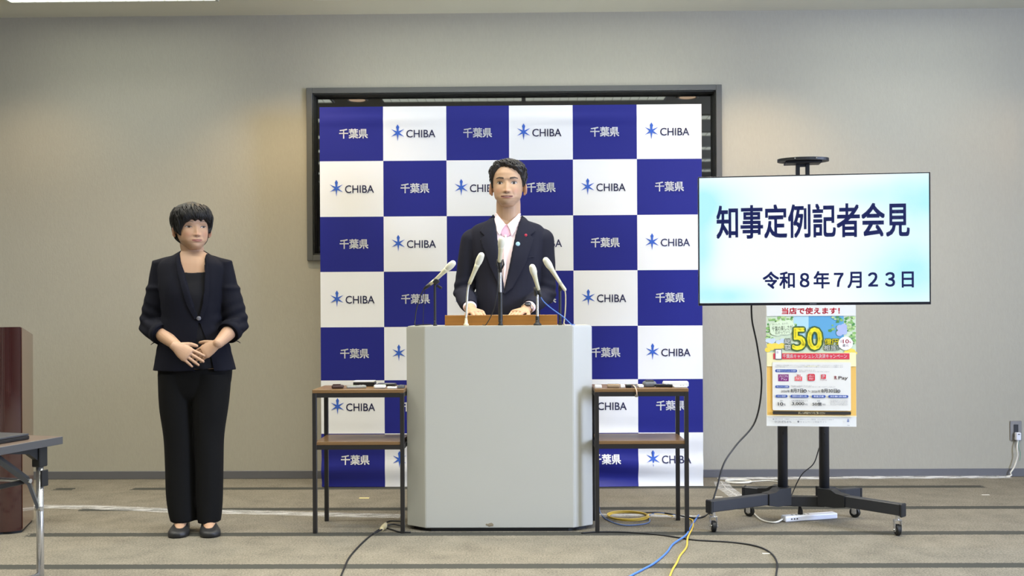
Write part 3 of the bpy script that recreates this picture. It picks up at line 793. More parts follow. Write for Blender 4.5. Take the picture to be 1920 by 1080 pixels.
# poster taped under the screen
mpaper = mat('poster_paper', '#dcdcd8', 0.6)
PTL, PBR = TI @ at(1437, 574, Ysc), TI @ at(1603, 800, Ysc)
px0_, px1_ = PTL.x, PBR.x
pz1 = zb - .0005 ; pz0 = at(1520, 799, Ysc).z
PW, PH = px1_ - px0_, pz1 - pz0
po = empty('poster', TM @ V(((px0_ + px1_) / 2, -.008, pz0)), 'paper campaign poster with red, yellow and blue print hanging below the television', 'poster', rz=ang)
def bulge(u, v): return .004 * math.sin(u * 3.1) * v + .0015 * math.exp(-((v - .495) / .01) ** 2)
def ppos(u, v, lift=0):
    """u,v in 0..1 from the top left of the sheet"""
    return TM @ V((px0_ + u * PW, -.0065 - bulge(u, v) - lift, pz1 - v * PH))
bm = nb(); nu, nv = 12, 30
for lift, flip in ((0, False), (-.0006, True)):
    g_ = [[bm.verts.new(ppos(i / nu, j / nv, lift)) for i in range(nu + 1)] for j in range(nv + 1)]
    for j in range(nv):
        for i in range(nu):
            q = (g_[j][i], g_[j + 1][i], g_[j + 1][i + 1], g_[j][i + 1]); bm.faces.new(q[::-1] if flip else q)
obj('sheet', bm, mpaper, po, True)
lay = [0.0004]
IW, IH = 718.0, 980.0      # size of the sheet in the close look the print was measured from (origin 78,55)
def U(x): return (x - 78) / IW
def Vv(y): return (y - 57) / IH
inks = {}
def ink(h):
    return mat('print_' + h, '#' + h, 0.6)
def prect(x0, y0, x1, y1, h, r=0, name='print_block', m=None):
    lay[0] += .00006
    bm = nb(); n_ = 12; mm = max(2, int((y1 - y0) / 30)); 
    if r:
        pts = []
        for cx, cy, a0 in ((x1 - r, y0 + r, -90), (x1 - r, y1 - r, 0), (x0 + r, y1 - r, 90), (x0 + r, y0 + r, 180)):
            for k in range(5):
                a = math.radians(a0 + 22.5 * k); pts.append((cx + r * math.cos(a), cy + r * math.sin(a)))
        bm.faces.new([bm.verts.new(ppos(U(x), Vv(y), lay[0])) for x, y in pts][::-1])
    else:
        g_ = [[bm.verts.new(ppos(U(lerp(x0, x1, i / n_)), Vv(lerp(y0, y1, j / mm)), lay[0])) for i in range(n_ + 1)] for j in range(mm + 1)]
        for j in range(mm):
            for i in range(n_): bm.faces.new((g_[j][i], g_[j + 1][i], g_[j + 1][i + 1], g_[j][i + 1]))
    return obj(name, bm, m or ink(h), po)
def pblob(cx, cy, rx, ry, h, seed=0, wob=0, name='print_block', n=22):
    lay[0] += .00002
    bm = nb()
    bm.faces.new([bm.verts.new(ppos(U(cx + rx * math.cos(a) * (1 + wob * math.sin(5 * a + seed))), Vv(cy - ry * math.sin(a) * (1 + wob * math.sin(5 * a + seed))), lay[0])) for a in [2 * math.pi * k / n for k in range(n)]])
    return bm
def pblobs(lst, h, name='print_block'):
    bm = None
    for q in lst:
        b2 = pblob(*q[:4], h, *(q[4:]))
        if bm is None: bm = b2
        else:
            me_ = bpy.data.meshes.new('t'); b2.to_mesh(me_); b2.free(); bm.from_mesh(me_); bpy.data.meshes.remove(me_)
    o = obj(name, bm, ink(h), po)
    if len(lst) > 1: o['kind'] = 'stuff'
    return o
def ptext(body, x0, y0, x1, y1, h, bold=0.0, rot=0, outline=None, ol=0.03):
    W_ = (x1 - x0) / IW * PW; H_ = (y1 - y0) / IH * PH
    ref = text_raw(body)
    if not len(ref.vertices): return
    kx = W_ / (max(v.co.x for v in ref.vertices) - min(v.co.x for v in ref.vertices) + 1.4 * bold)
    ky = H_ / (max(v.co.y for v in ref.vertices) - min(v.co.y for v in ref.vertices) + 1.4 * bold)
    for col_, off, st in (([(outline, bold + ol, 10)] if outline else []) + [(h, bold, 5 if bold > .012 else 3)]):
        lay[0] += .00008
        me = text_mesh(body, off, steps=st)
        ca, sa = math.cos(math.radians(rot)), math.sin(math.radians(rot))
        for v in me.vertices:
            x_, y_ = v.co.x * kx, v.co.y * ky
            x_, y_ = x_ * ca - y_ * sa, x_ * sa + y_ * ca
            v.co = ppos(U((x0 + x1) / 2) + x_ / PW, Vv((y0 + y1) / 2) - y_ / PH, lay[0])
        meobj('lettering', me, ink(col_), po)
# picture area: sky, leaves, flowers
prect(82, 145, 795, 552, 'c9d7bb')
prect(82, 552, 795, 948, 'e3b65c')
prect(300, 145, 700, 330, '5c9fc9')
prect(300, 145, 420, 330, 'a9cfdc')
rr = random.Random(3)
for hcol, nnn in (('4f8d4a', 46), ('86b466', 46), ('b4cf8c', 26)):
    L_ = []
    for k in range(nnn):
        if k % 2: x, y = rr.uniform(84, 320), rr.uniform(150, 250)
        else: x, y = rr.uniform(590, 790), rr.uniform(150, 270)
        if k % 5 == 0: x, y = rr.uniform(84, 130), rr.uniform(230, 370)
        if k % 7 == 0: x, y = rr.uniform(750, 792), rr.uniform(230, 370)
        L_.append((x, y, rr.uniform(8, 18), rr.uniform(6, 12), rr.uniform(0, 6), .2, 'print_block', 10))
    pblobs(L_, hcol)
pblobs([(rr.uniform(600, 740), rr.uniform(230, 300), 26, 24) for k in range(6)], 'a9b4dd')
pblobs([(rr.uniform(84, 230), rr.uniform(330, 360), 22, 18) for k in range(6)], 'c3d0e6')
pblobs([(lerp(90, 220, k / 8), rr.uniform(380, 420), 24, 20) for k in range(9)] + [(lerp(720, 785, k / 4), rr.uniform(420, 445), 20, 14) for k in range(5)], 'e9cf52')
prect(82, 440, 795, 552, 'e6dfae')
prect(205 - 123, 57 + 6, 795, 144, 'dcdcd8')
ptext('当店で使えます！', 205, 76, 668, 130, 'cf2238', .04)
pblobs([(205, 240, 98, 58, 0, .06), (160, 250, 55, 55, 1, .05), (250, 225, 55, 50, 2, .05)], 'd4e2c4')
ptext('おいしさ、おトク、', 128, 200, 258, 216, '3c5230', 0, 4)
ptext('千葉の楽しさが', 124, 222, 292, 262, '3c5230', .01, 5)
ptext('広がっていく！', 150, 262, 282, 288, '3c5230', .005, 5)
ptext('50', 288, 238, 526, 418, 'f4e229', .02, 0, '41612f', .05)
ptext('総', 224, 326, 276, 370, 'f2f2ea', .02, 0, '34582f', .07)
ptext('額', 224, 374, 276, 418, 'f2f2ea', .02, 0, '34582f', .07)
ptext('億円', 546, 326, 656, 376, 'f4e229', .02, 0, '34582f', .07)
ptext('相当!!', 540, 380, 662, 422, 'f2f2ea', .02, 0, '34582f', .07)
pblobs([(712, 366, 58, 54)], 'f4ecec')
ptext('10', 690, 334, 738, 366, 'c2384a', .02)
ptext('最大', 672, 336, 688, 362, '6a4a40', 0)
ptext('%', 740, 348, 756, 364, 'c2384a', .01)
ptext('還元', 686, 372, 736, 394, '5a4a40', .005)
prect(134, 446, 742, 494, 'cf3346')
ptext('千葉県キャッシュレス決済キャンペーン', 210, 452, 722, 486, 'f6eeee', .015)
prect(148, 410, 204, 498, '5b5b60', 8); prect(153, 418, 198, 490, 'ededf0', 4)
prect(158, 428, 176, 448, 'c9c0c8', 3)
prect(126, 518, 752, 908, 'dedcd5', 10)
def grey_lines(x0, x1, y, n_=1, dy=14, s='千葉県内の対象店舗でキャッシュレス決済をご利用いただくと最大一〇％分のポイントを還元します'):
    for k in range(n_): ptext(s[k * 3:] , x0, y + k * dy, x1, y + k * dy + 9, '8f8f92', 0)
grey_lines(150, 690, 538, 2)
prect(148, 576, 324, 600, '38539a', 11); ptext('対象キャッシュレス決済', 162, 580, 312, 595, 'e8ebf4', .0)
grey_lines(336, 470, 578); grey_lines(336, 580, 590)
prect(172, 616, 256, 672, '7d1f6d'); ptext('AEON', 180, 620, 248, 642, 'efe2ee', .005); ptext('Pay', 196, 646, 246, 668, 'efe2ee', .005)
ptext('au', 322, 616, 350, 632, 'd9565a', .02); prect(306, 634, 364, 668, 'dd5b5e'); ptext('PAY', 314, 640, 356, 662, 'f6eaea', .01)
prect(408, 612, 466, 668, 'c5283a', 10); ptext('d払い', 416, 618, 458, 640, 'f4e6e6', .01); ptext('PAY', 420, 644, 454, 660, 'f4e6e6', 0)
prect(516, 616, 554, 652, 'cf3b48', 4); ptext('P', 526, 620, 544, 648, 'f6eaea', .02); ptext('PayPay', 510, 656, 562, 668, '9c6a6c', 0)
ptext('R', 622, 628, 642, 656, 'a8323c', .02); ptext('Pay', 654, 630, 728, 664, '5d4e52', .01)
prect(148, 706, 260, 726, '38539a', 9); ptext('キャンペーン期間', 160, 710, 250, 722, 'e8ebf4', 0)
grey_lines(274, 440, 704); grey_lines(280, 626, 712)
ptext('2026年', 194, 742, 264, 764, '3c3c3e', .005); ptext('8月7日', 272, 732, 370, 764, '2b2b2e', .015)
pblobs([(386, 750, 13, 13)], '2b2b2e'); ptext('金', 378, 742, 394, 758, 'eeeeee', 0)
ptext('～', 408, 744, 428, 756, '3c3c3e', 0); ptext('2026年', 438, 742, 508, 764, '3c3c3e', .005)
ptext('8月30日', 516, 732, 640, 764, '2b2b2e', .015); pblobs([(655, 750, 13, 13)], '2b2b2e'); ptext('日', 647, 742, 663, 758, 'eeeeee', 0)
for xa, xb, tx in ((150, 246, 'ポイント還元率'), (268, 414, '期間中の還元上限'), (438, 550, '事業予算'), (570, 730, '対象店舗')):
    prect(xa, 782, xb, 804, '38539a', 10); ptext(tx, xa + 16, 786, xb - 16, 799, 'e8ebf4', 0)
ptext('最大', 188, 824, 210, 836, '4a4a4c', 0); ptext('10', 168, 842, 210, 870, '2b2b2e', .015); ptext('%', 214, 852, 230, 869, '2b2b2e', .005)
ptext('1決済事業者あたり', 278, 824, 406, 835, '4a4a4c', 0); ptext('3,000', 280, 840, 378, 868, '2b2b2e', .015); ptext('円相当', 380, 850, 406, 866, '4a4a4c', 0)
ptext('総額', 482, 824, 504, 835, '4a4a4c', 0); ptext('50億', 444, 840, 518, 868, '2b2b2e', .015); ptext('円相当', 521, 850, 548, 866, '4a4a4c', 0)
grey_lines(586, 724, 818, 4, 12, '県内の対象店舗で利用できますのぼり旗が目印')
prect(126, 914, 750, 940, '262320', 6); ptext('詳しくは特設サイトをご覧ください', 330, 918, 544, 936, 'dcd0a8', 0)
prect(82, 948, 795, 954, 'e9d9a8')
ptext('■お問い合わせ　千葉県キャッシュレス決済キャンペーン事務局　平日九時から十七時まで', 126, 974, 612, 985, '8a8a8c', 0)
ptext('0120-876-876', 142, 992, 274, 1008, '8a8a8c', .005)
pblobs([(330, 998, 8, 8)], '6c6c70'); ptext('キャンペーン特設サイト', 344, 992, 556, 1006, '8a8a8c', 0)
lay[0] += .0001
me = star_mesh(30 / IW * PW, 40 / IH * PH)
for v in me.vertices: v.co = ppos(U(726) + v.co.x / PW, Vv(990) - v.co.y / PH, lay[0])
meobj('emblem', me, ink('2c4a8c'), po)
ptext('千葉県', 716, 1020, 738, 1028, '6c6c74', 0)
# ================================================================ glossy wooden rostrum at the left edge
mmah = mat('mahogany_gloss', '#3a1d1c', 0.10, var=0.35, vscale=2.5, stretch=(9, 9, 0.5), coat=1.0)
mmah2 = mat('mahogany_reflection', '#5f382c', 0.16, var=0.2, vscale=2.5, stretch=(9, 9, 0.5), coat=1.0)  # lighter copy: the side's brown reflection painted into the wood colour
RY = 4.5
a0 = at(40, 900, RY); a1 = at(62.5, 900, RY + .26); xl = at(-75, 900, RY).x
zt0 = at(30, 613, RY).z; zt1 = at(62, 627, RY + .26).z
ros = empty('rostrum', (a0.x - .2, RY, 0), 'dark glossy mahogany rostrum cut by the left edge of the picture', 'rostrum')
cxr = (xl + a0.x) / 2; hw = (a0.x - xl) / 2
# fluted curved front: alternate shallow columns
front = []
for k in range(25):
    t_ = k / 24; x = xl + 2 * hw * t_
    front.append((x, RY - .050 * math.sin(math.pi * t_) - .010 * abs(math.sin(t_ * math.pi * 4))))
poly = front + [(a1.x, RY + .26), (2 * cxr - a1.x, RY + .26)]
bm = nb(); prism(bm, poly, .012, zt1)
for v in bm.verts:
    if v.co.z > .5: v.co.z = lerp(zt0, zt1, min(1, max(0, (v.co.y - RY) / .26)))
bmesh.ops.bevel(bm, geom=[e_ for e_ in bm.edges if e_.calc_length() > .3], offset=.003, segments=2, affect='EDGES')
obj('body', bm, mmah, ros)
bm = nb(); prism(bm, [(cxr + (x - cxr) * .96, y + .012 if y < RY + .1 else y - .01) for x, y in poly], 0, .012); obj('plinth', bm, mat('plinth_black', '#141414'), ros)
bm = nb(); prism(bm, [(a0.x + .0005, RY + .004), (a1.x + .0012, RY + .257), (a1.x + .0052, RY + .252), (a0.x + .0042, RY + .003)], .015, zt0 - .003)
for v in bm.verts:
    if v.co.z > .5: v.co.z = lerp(zt0 - .002, zt1 - .001, min(1, max(0, (v.co.y - RY) / .26)))
obj('side_panel', bm, mmah2, ros)

# ================================================================ folding table at the lower left
c_far = at(118, 818, 3.48); TZ2 = c_far.z
near = at(0, 840, 3.2)
dv = V((near.x - c_far.x, near.y - c_far.y, 0)).normalized()      # along the table towards the camera
sv = V((dv.y, -dv.x, 0))
if sv.x > 0: sv = -sv
ft = empty('folding_table', (c_far.x, c_far.y, 0), 'folding table with grey edge and chrome legs in the lower left corner', 'folding table')
FM = Matrix((dv, sv, V((0, 0, 1)))).transposed().to_4x4(); FM = Matrix.Translation((c_far.x, c_far.y, 0)) @ FM
mtab = mat('table_brown', '#5c4e45', 0.35, var=.08); medge = mat('edge_grey', '#4a4a4c', 0.45)
obj('table_top', bx(.003, 1.797, .003, .447, TZ2 - .027, TZ2, .001, FM), mtab, ft)
bm = nb()
box(bm, 0, 1.8, 0, .003, TZ2 - .028, TZ2 - .0005, .001, FM); box(bm, 0, 1.8, .447, .45, TZ2 - .028, TZ2 - .0005, .001, FM)
box(bm, 0, .003, .003, .447, TZ2 - .028, TZ2 - .0005, .001, FM); box(bm, 1.797, 1.8, .003, .447, TZ2 - .028, TZ2 - .0005, .001, FM)
obj('edge_band', bm, medge, ft)
Q = lambda x, y, z: FM @ V((x, y, z))
for k, (xe, sg) in enumerate(((.075, 1), (1.725, -1))):
    for y in (.035, .415):
        lg = obj('leg', tube(nb(), [Q(xe, y, .012), Q(xe, y, TZ2 - .10)], .0125, 20), mchr, ft, True)
        obj('foot', bx(xe - .016, xe + .016, y - .016, y + .016, 0, .02, .004, FM), mdk, lg)
        bm = nb(); box(bm, xe - .02, xe + .02, y - .018, y + .018, TZ2 - .100, TZ2 - .029, .003, FM)
        prism(bm, [(0, 0), (.19, 0), (.06, -.018), (.0, -.060)], y - .010, y + .010, FM @ Matrix.Translation((xe if sg > 0 else xe, 0, TZ2 - .029)) @ Matrix(((sg, 0, 0, 0), (0, 0, 1, 0), (0, 1, 0, 0), (0, 0, 0, 1))))
        obj('bracket', bm, mdk, ft)
        obj('clip', bx(xe - .018, xe + .014, y - .022, y - .0128, TZ2 - .17, TZ2 - .112, .002, FM), mdk, ft)
        # folding brace
        p0 = Q(xe + sg * .205, y, TZ2 - .032); p1 = Q(xe + sg * .055, y, TZ2 - .142); p2 = Q(xe + sg * .006, y, TZ2 - .250)
        bm = nb(); tube(bm, [p0, p1], .014, 4, flat=.45, side=(0, 0, 1)); tube(bm, [p1 + V((0, 0, 0)), p2], .010, 4, flat=.45, side=(0, 0, 1))
        obj('brace', bm, mat('brace_grey', '#55585c', .3, .8), ft)
        obj('rivet', tube(nb(), [p1 - sv * .011, p1 + sv * .011], .008, 10), mchr, ft); obj('rivet', tube(nb(), [p2 - sv * .014, p2 + sv * .011], .009, 10), mchr, ft)
    obj('cross_bar', tube(nb(), [Q(xe, .035, .03), Q(xe, .415, .03)], .009, 14), mchr, ft, True)
    obj('brace_bar', tube(nb(), [Q(xe + sg * .055, .035, TZ2 - .142), Q(xe + sg * .055, .415, TZ2 - .142)], .007, 12), mchr, ft, True)
for y in (.035,):
    obj('lower_rail', tube(nb(), [Q(.075, y, .1), Q(1.725, y, .1)], .008, 12), mchr, ft, True)
obj('wire_shelf', tube(nb(), [Q(.14, .05, TZ2 - .145), Q(1.66, .05, TZ2 - .145)], .009, 10), mdk, ft, True)
# laptop on the table
lz = TZ2 + .0006
lp = empty('laptop', Q(.30, .20, lz), 'closed black laptop with bright hinge lying on the folding table', 'laptop')
M = Matrix.Translation(at(62, 826, 3.44) * 1) 
cl = at(62, 819, 3.40); cl = FM.inverted() @ cl
x0l = .10; y0l = .055
obj('base', bx(x0l, x0l + .36, y0l, y0l + .25, lz, lz + .013, .003, FM, 2), mrb, lp)
obj('lid', bx(x0l + .001, x0l + .359, y0l + .002, y0l + .248, lz + .0135, lz + .021, .002, FM, 2), mat('lid_grey', '#4d4e52', .35, .4), lp)
for k in (.235, .30): obj('hinge', bx(x0l + k - .012, x0l + k + .012, y0l - .004, y0l + .004, lz + .003, lz + .020, .002, FM), mchr, lp)

# ================================================================ floor: tapes, cables, strip, outlet
mtape = bpy.data.materials.new('clear_tape'); mtape.use_nodes = True
nt = mtape.node_tree; b = nt.nodes['Principled BSDF']
b.inputs['Base Color'].default_value = (.85, .85, .85, 1); b.inputs['Roughness'].default_value = .22; b.inputs['Alpha'].default_value = .28; b.inputs['Specular IOR Level'].default_value = 1.0
tc = nt.nodes.new('ShaderNodeTexCoord'); n = nt.nodes.new('ShaderNodeTexNoise'); n.inputs['Scale'].default_value = 60; n.inputs['Detail'].default_value = 3; mpt = nt.nodes.new('ShaderNodeMapping'); mpt.inputs['Scale'].default_value = (.16, 1, 1); nt.links.new(tc.outputs['Object'], mpt.inputs[0]); nt.links.new(mpt.outputs[0], n.inputs[0])
bp = nt.nodes.new('ShaderNodeBump'); bp.inputs['Strength'].default_value = .9; bp.inputs['Distance'].default_value = .01; nt.links.new(n.outputs['Fac'], bp.inputs['Height']); nt.links.new(bp.outputs[0], b.inputs['Normal'])
rmp = nt.nodes.new('ShaderNodeMapRange'); rmp.inputs['From Min'].default_value = .35; rmp.inputs['From Max'].default_value = .65; rmp.inputs['To Min'].default_value = .12; rmp.inputs['To Max'].default_value = .58
nt.links.new(n.outputs['Fac'], rmp.inputs[0]); nt.links.new(rmp.outputs[0], b.inputs['Alpha'])
mwc = mat('cable_white', '#dedbd0', 0.4); mgc = mat('cable_grey', '#8d8b84', .5)
def tape_strip(pts, wd, label, name='floor_tape', cat='tape', ridge=.006, cable=None):
    """clear tape over a cable: a tented strip that hugs the floor"""
    P_ = smooth_path(pts, 14); bm = nb(); prev = None
    for i, p_ in enumerate(P_):
        d = (P_[min(i + 1, len(P_) - 1)] - P_[max(i - 1, 0)]).normalized(); s_ = V((-d.y, d.x, 0))
        row = []
        for k, q in enumerate((-1, -.55, -.15, .15, .55, 1)):
            h = (.0008, .0012, ridge, ridge, .0012, .0008)[k] + .0012 * abs(noise.noise(p_ * 14 + V((k, 0, 0))))
            row.append(bm.verts.new(V((p_.x, p_.y, 0)) + s_ * (wd / 2) * (q + .12 * noise.noise(p_ * 9 + V((0, k, 0)))) + V((0, 0, h))))
        if prev:
            for k in range(5): bm.faces.new((prev[k], prev[k + 1], row[k + 1], row[k]))
        prev = row
    o = tag(obj(name, bm, mtape, None, True), label, cat)
    if cable:
        bm = nb(); tube(bm, [V((q.x, q.y, .0028)) for q in P_], .0022, 6); obj('taped_cable', bm, cable, o, True)
    return o
tape_strip([fl(-40, 948), fl(62, 950), fl(200, 952), fl(330, 958), fl(480, 961), fl(620, 965), fl(752, 968)], .10, 'long clear tape strip over a cable on the carpet at the left', cable=mgc)
tape_strip([fl(1120, 966), fl(1200, 966), fl(1262, 968), fl(1315, 970)], .07, 'short clear tape strip under the right side table', cable=mwc)
tape_strip([fl(1352, 904), fl(1360, 915), fl(1378, 928), fl(1393, 940)], .09, 'short white tape strip bending towards the television cart', cable=mwc)
wa, wb = V((at(1345, 900, 5.9).x, 5.90, 0)), V((at(1893, 890, 5.93).x, 5.925, 0))
tape_strip([wa, lerp(wa, wb, .3), lerp(wa, wb, .55) + V((0, .005, 0)), lerp(wa, wb, .8), wb], .075, 'long clear tape strip over white cables along the right baseboard', cable=mwc, ridge=.011)
def floor_cable(name, pts, r_, m, label, cat='cable', k=8):
    bm = nb(); tube(bm, smooth_path(pts, k), r_, 8); return tag(obj(name, bm, m, None, True), label, cat)
h = .004
floor_cable('floor_cable', [fl(770, 998, h), fl(748, 997, h), fl(735, 993, h), fl(718, 990, h), fl(700, 1000, h), fl(675, 1022, h), fl(655, 1045, h), fl(645, 1066, h), fl(636, 1090, h), fl(620, 1150, h)], .0038, mcab, 'black cable running from the lectern base to the lower edge, left of centre')
floor_cable('floor_cable', [fl(1090, 999, h), fl(1130, 997, h), fl(1180, 998, h), fl(1240, 1003, h), fl(1300, 1012, h), fl(1365, 1016, h), fl(1410, 1022, h), fl(1440, 1033, h), fl(1456, 1052, h), fl(1455, 1080, h), fl(1448, 1130, h)], .0036, mcab, 'thin black cable curving across the carpet right of the lectern')
h = .0095
floor_cable('lan_cable', [fl(1310, 966, .004), fl(1297, 985, .004), fl(1290, 998, .005), fl(1283, 1006, .012), fl(1262, 1020, .006), fl(1250, 1036, .004), fl(1228, 1055, .004), fl(1205, 1068, .004), fl(1175, 1085, .004), fl(1120, 1130, .004)], .0042, mbluec, 'blue network cable running towards the lower edge')
myel = mat('cable_yellow', '#c9ab45', 0.45)
floor_cable('lan_cable', [fl(1285, 972, .004), fl(1298, 975, .004), fl(1299, 988, .004), fl(1293, 1000, .005), fl(1289, 1010, .012), fl(1287, 1026, .005), fl(1275, 1042, .004), fl(1269, 1055, .004), fl(1258, 1075, .004), fl(1240, 1130, .004)], .0042, myel, 'yellow network cable beside the blue one running towards the lower edge')
# coil of cables
def coil(cx, cy, rx, ry, turns, r_, m, label, z0=.0045, tail=None, seed=0):
    c_ = fl(cx, cy); ex = (fl(cx + rx, cy) - c_).length; ey = (fl(cx, cy - ry) - c_).length
    pts = []
    R2 = random.Random(seed); N_ = turns * 16
    for i in range(N_):
        a = 2 * math.pi * i / 16; jj = 1 + .11 * math.sin(i * .37 + seed) + R2.uniform(-.012, .012)
        pts.append(c_ + V((ex * math.cos(a) * jj, ey * math.sin(a) * jj, z0 + .0045 * (i / 16))))
    if tail: pts += tail
    bm = nb(); tube(bm, smooth_path(pts, 3), r_, 7); return tag(obj('cable_coil', bm, m, None, True), label, 'cable')
coil(1180, 972, 38, 8.0, 3, .0030, myel, 'yellow cable coiled on the carpet behind the right side table', tail=[fl(1215, 964, .004), fl(1240, 964, .004), fl(1262, 968, .004)])
floor_cable('lan_cable', [fl(1123, 950, .03), fl(1126, 962, .004), fl(1138, 974, .004), fl(1165, 984, .004), fl(1195, 984, .004), fl(1217, 979, .004), fl(1217, 967, .004), fl(1228, 963, .004), fl(1252, 963, .004), fl(1268, 967, .004)], .0032, mat('cable_slate', '#5a6f9c', .5), 'slate blue cable looping beside the yellow coil')
coil(1382, 905, 24, 3.0, 2, .0035, mwc, 'white cable looped on the carpet in front of the baseboard', seed=2, tail=[fl(1405, 903, .004), fl(1440, 901, .004), fl(1462, 904, .004)])
# tangled plug near the lectern's left foot
pl = empty('plug', fl(720, 990), 'yellowed white plug with coiled black leads beside the lectern\'s left foot', 'plug')
bm = nb(); tube(bm, [fl(716, 992, .010), fl(720, 988, .012), fl(723, 983, .013)], [.012, .014, .010], 10, rnd=True); obj('plug_body', bm, mat('plug_ivory', '#b3a987', .5), pl, True)
bm = nb()
tube(bm, smooth_path([fl(720, 984, .012), fl(728, 978, .016), fl(742, 977, .014), fl(754, 978, .012)]), .0038, 8)
tube(bm, smooth_path([fl(724, 986, .01), fl(736, 983, .014), fl(748, 985, .012), fl(756, 986, .01)]), .0038, 8)
obj('lead', bm, mcab, pl, True)
floor_cable('floor_cable', [fl(700, 1001, .0165), fl(712, 995, .018), fl(716, 993, .018)], .0038, mcab, 'short black lead joining the yellowed plug')
# power strip
A, B = fl(1473, 980), fl(1571, 973)
d = (B - A); L = d.length; d.normalize(); s_ = V((-d.y, d.x, 0))
M = Matrix.Translation(A) @ Matrix((d, s_, V((0, 0, 1)))).transposed().to_4x4()
ps_ = empty('power_strip', A, 'white power strip on the carpet beneath the television cart', 'power strip')
mps = mat('strip_white', '#d9dbe4', .35)
obj('case', bx(0, L, 0, .045, .001, .030, .006, M, 2), mps, ps_)
for k in range(5): obj('socket', bx(.05 + .022 * k - .0035, .05 + .022 * k + .0035, .015, .030, .0300, .0306, 0, M), mdk, ps_)
for k in range(3): obj('switch', bx(.03 + .015 * k, .038 + .015 * k, -.0008, .0, .012, .018, 0, M), mdk, ps_)
floor_cable('strip_cord', [M @ V((-.001, .022, .014)), fl(1455, 979, .008), fl(1437, 978, .0045), fl(1425, 973, .0045), fl(1414, 963, .0045), fl(1408, 952, .0045), fl(1400, 942, .0045)], .0042, mwc, 'white cord of the power strip curving under the cart leg')
pg = M @ V((.095, .022, .031))
pp = empty('plug', pg, 'black plug standing upright in the white power strip', 'plug')
bm = nb(); tube(bm, [pg, pg + V((0, 0, .018)), pg + V((-.002, 0, .032)), pg + V((-.004, 0, .045))], [.013, .012, .008, .0045], 10, flat=.7); obj('plug_body', bm, mdk, pp, True)
top_ = TI @ at(1540, 835, 4.70)
bm = nb(); tube(bm, smooth_path([pg + V((-.004, 0, .045)), at(1483, 938, 4.66 + .10), at(1490, 915, 4.80), at(1504, 889, 4.80), at(1525, 870, 4.80), at(1534, 846, 4.80), at(1541, 820, 4.80), at(1546, 780, 4.80), at(1550, 700, 4.80)]), .0028, 8)
obj('cord', bm, mcab, pp, True)
# wall outlet
oz0, oz1 = at(1903, 826, WY).z, at(1903, 789, WY).z; ox0, ox1 = at(1893, 808, WY).x, at(1915, 808, WY).x
ou = empty('wall_outlet', ((ox0 + ox1) / 2, WY, oz0), 'grey wall outlet plate low on the wall at the right edge', 'outlet')
obj('plate', bx(ox0, ox1, WY - .006, WY - .0003, oz0, oz1, .002), mat('plate_grey', '#7b7976', .45, .3), ou)
oc = (ox0 + ox1) / 2
obj('socket', bx(oc - .014, oc + .014, WY - .0085, WY - .0062, oz0 + .022, oz1 - .022, .0008), mdk, ou)
wp = empty('plug', (oc, WY - .01, oz0 + .03), 'white plug with green earth wire in the grey wall outlet', 'plug')
obj('plug_body', bx(oc - .012, oc + .018, WY - .035, WY - .009, oz0 + .005, oz0 + .052, .004, None, 2), mps, wp)
obj('plug_slot', bx(oc - .003, oc + .010, WY - .0357, WY - .0351, oz0 + .040, oz0 + .045), mdk, wp)
cp = [V((oc + .004, WY - .022, oz0 + .006)), at(1907, 840, WY - .03), at(1908, 855, WY - .03), at(1902, 875, WY - .03), at(1895, 886, WY - .03), V((wb.x + .01, WY - .03, .012)), V((wb.x - .02, WY - .033, .0045))]
obj('cord', tube(nb(), smooth_path(cp), .0045, 8), mwc, wp, True)
obj('earth_wire', tube(nb(), smooth_path([V((oc + .010, WY - .02, oz0 + .006)), at(1910, 838, WY - .02), at(1913.5, 850, WY - .015), at(1912, 864, WY - .012)]), .0018, 6), mat('wire_green', '#6fa08a', .5), wp, True)
# small marks of tape on the carpet
bm = nb(); c_ = fl(682, 934); box(bm, c_.x - .025, c_.x + .03, c_.y - .012, c_.y + .012, .0004, .0012); tag(obj('tape_mark', bm, mat('tape_yellow', '#d8c98a', .6)), 'small yellow tape mark on the carpet left of the lectern', 'tape mark')
for (x, y, w_), lab in (((1347, 932, 15), 'short white tape mark on the carpet left of the television cart'), ((1437, 1038, 15), 'short white tape mark inside the bend of the black cable'), ((1848, 928, 14), 'short white tape mark on the carpet far right')):
    c_ = fl(x, y); ww = w_ * c_.y / F / 2; bm = nb(); box(bm, c_.x - ww, c_.x + ww, c_.y - .006, c_.y + .006, .0004, .0010); tag(obj('tape_mark', bm, mat('tape_white', '#dcdad2', .6)), lab, 'tape mark')
# ================================================================ people
def gz(x, s): return math.exp(-(x / s) ** 2)
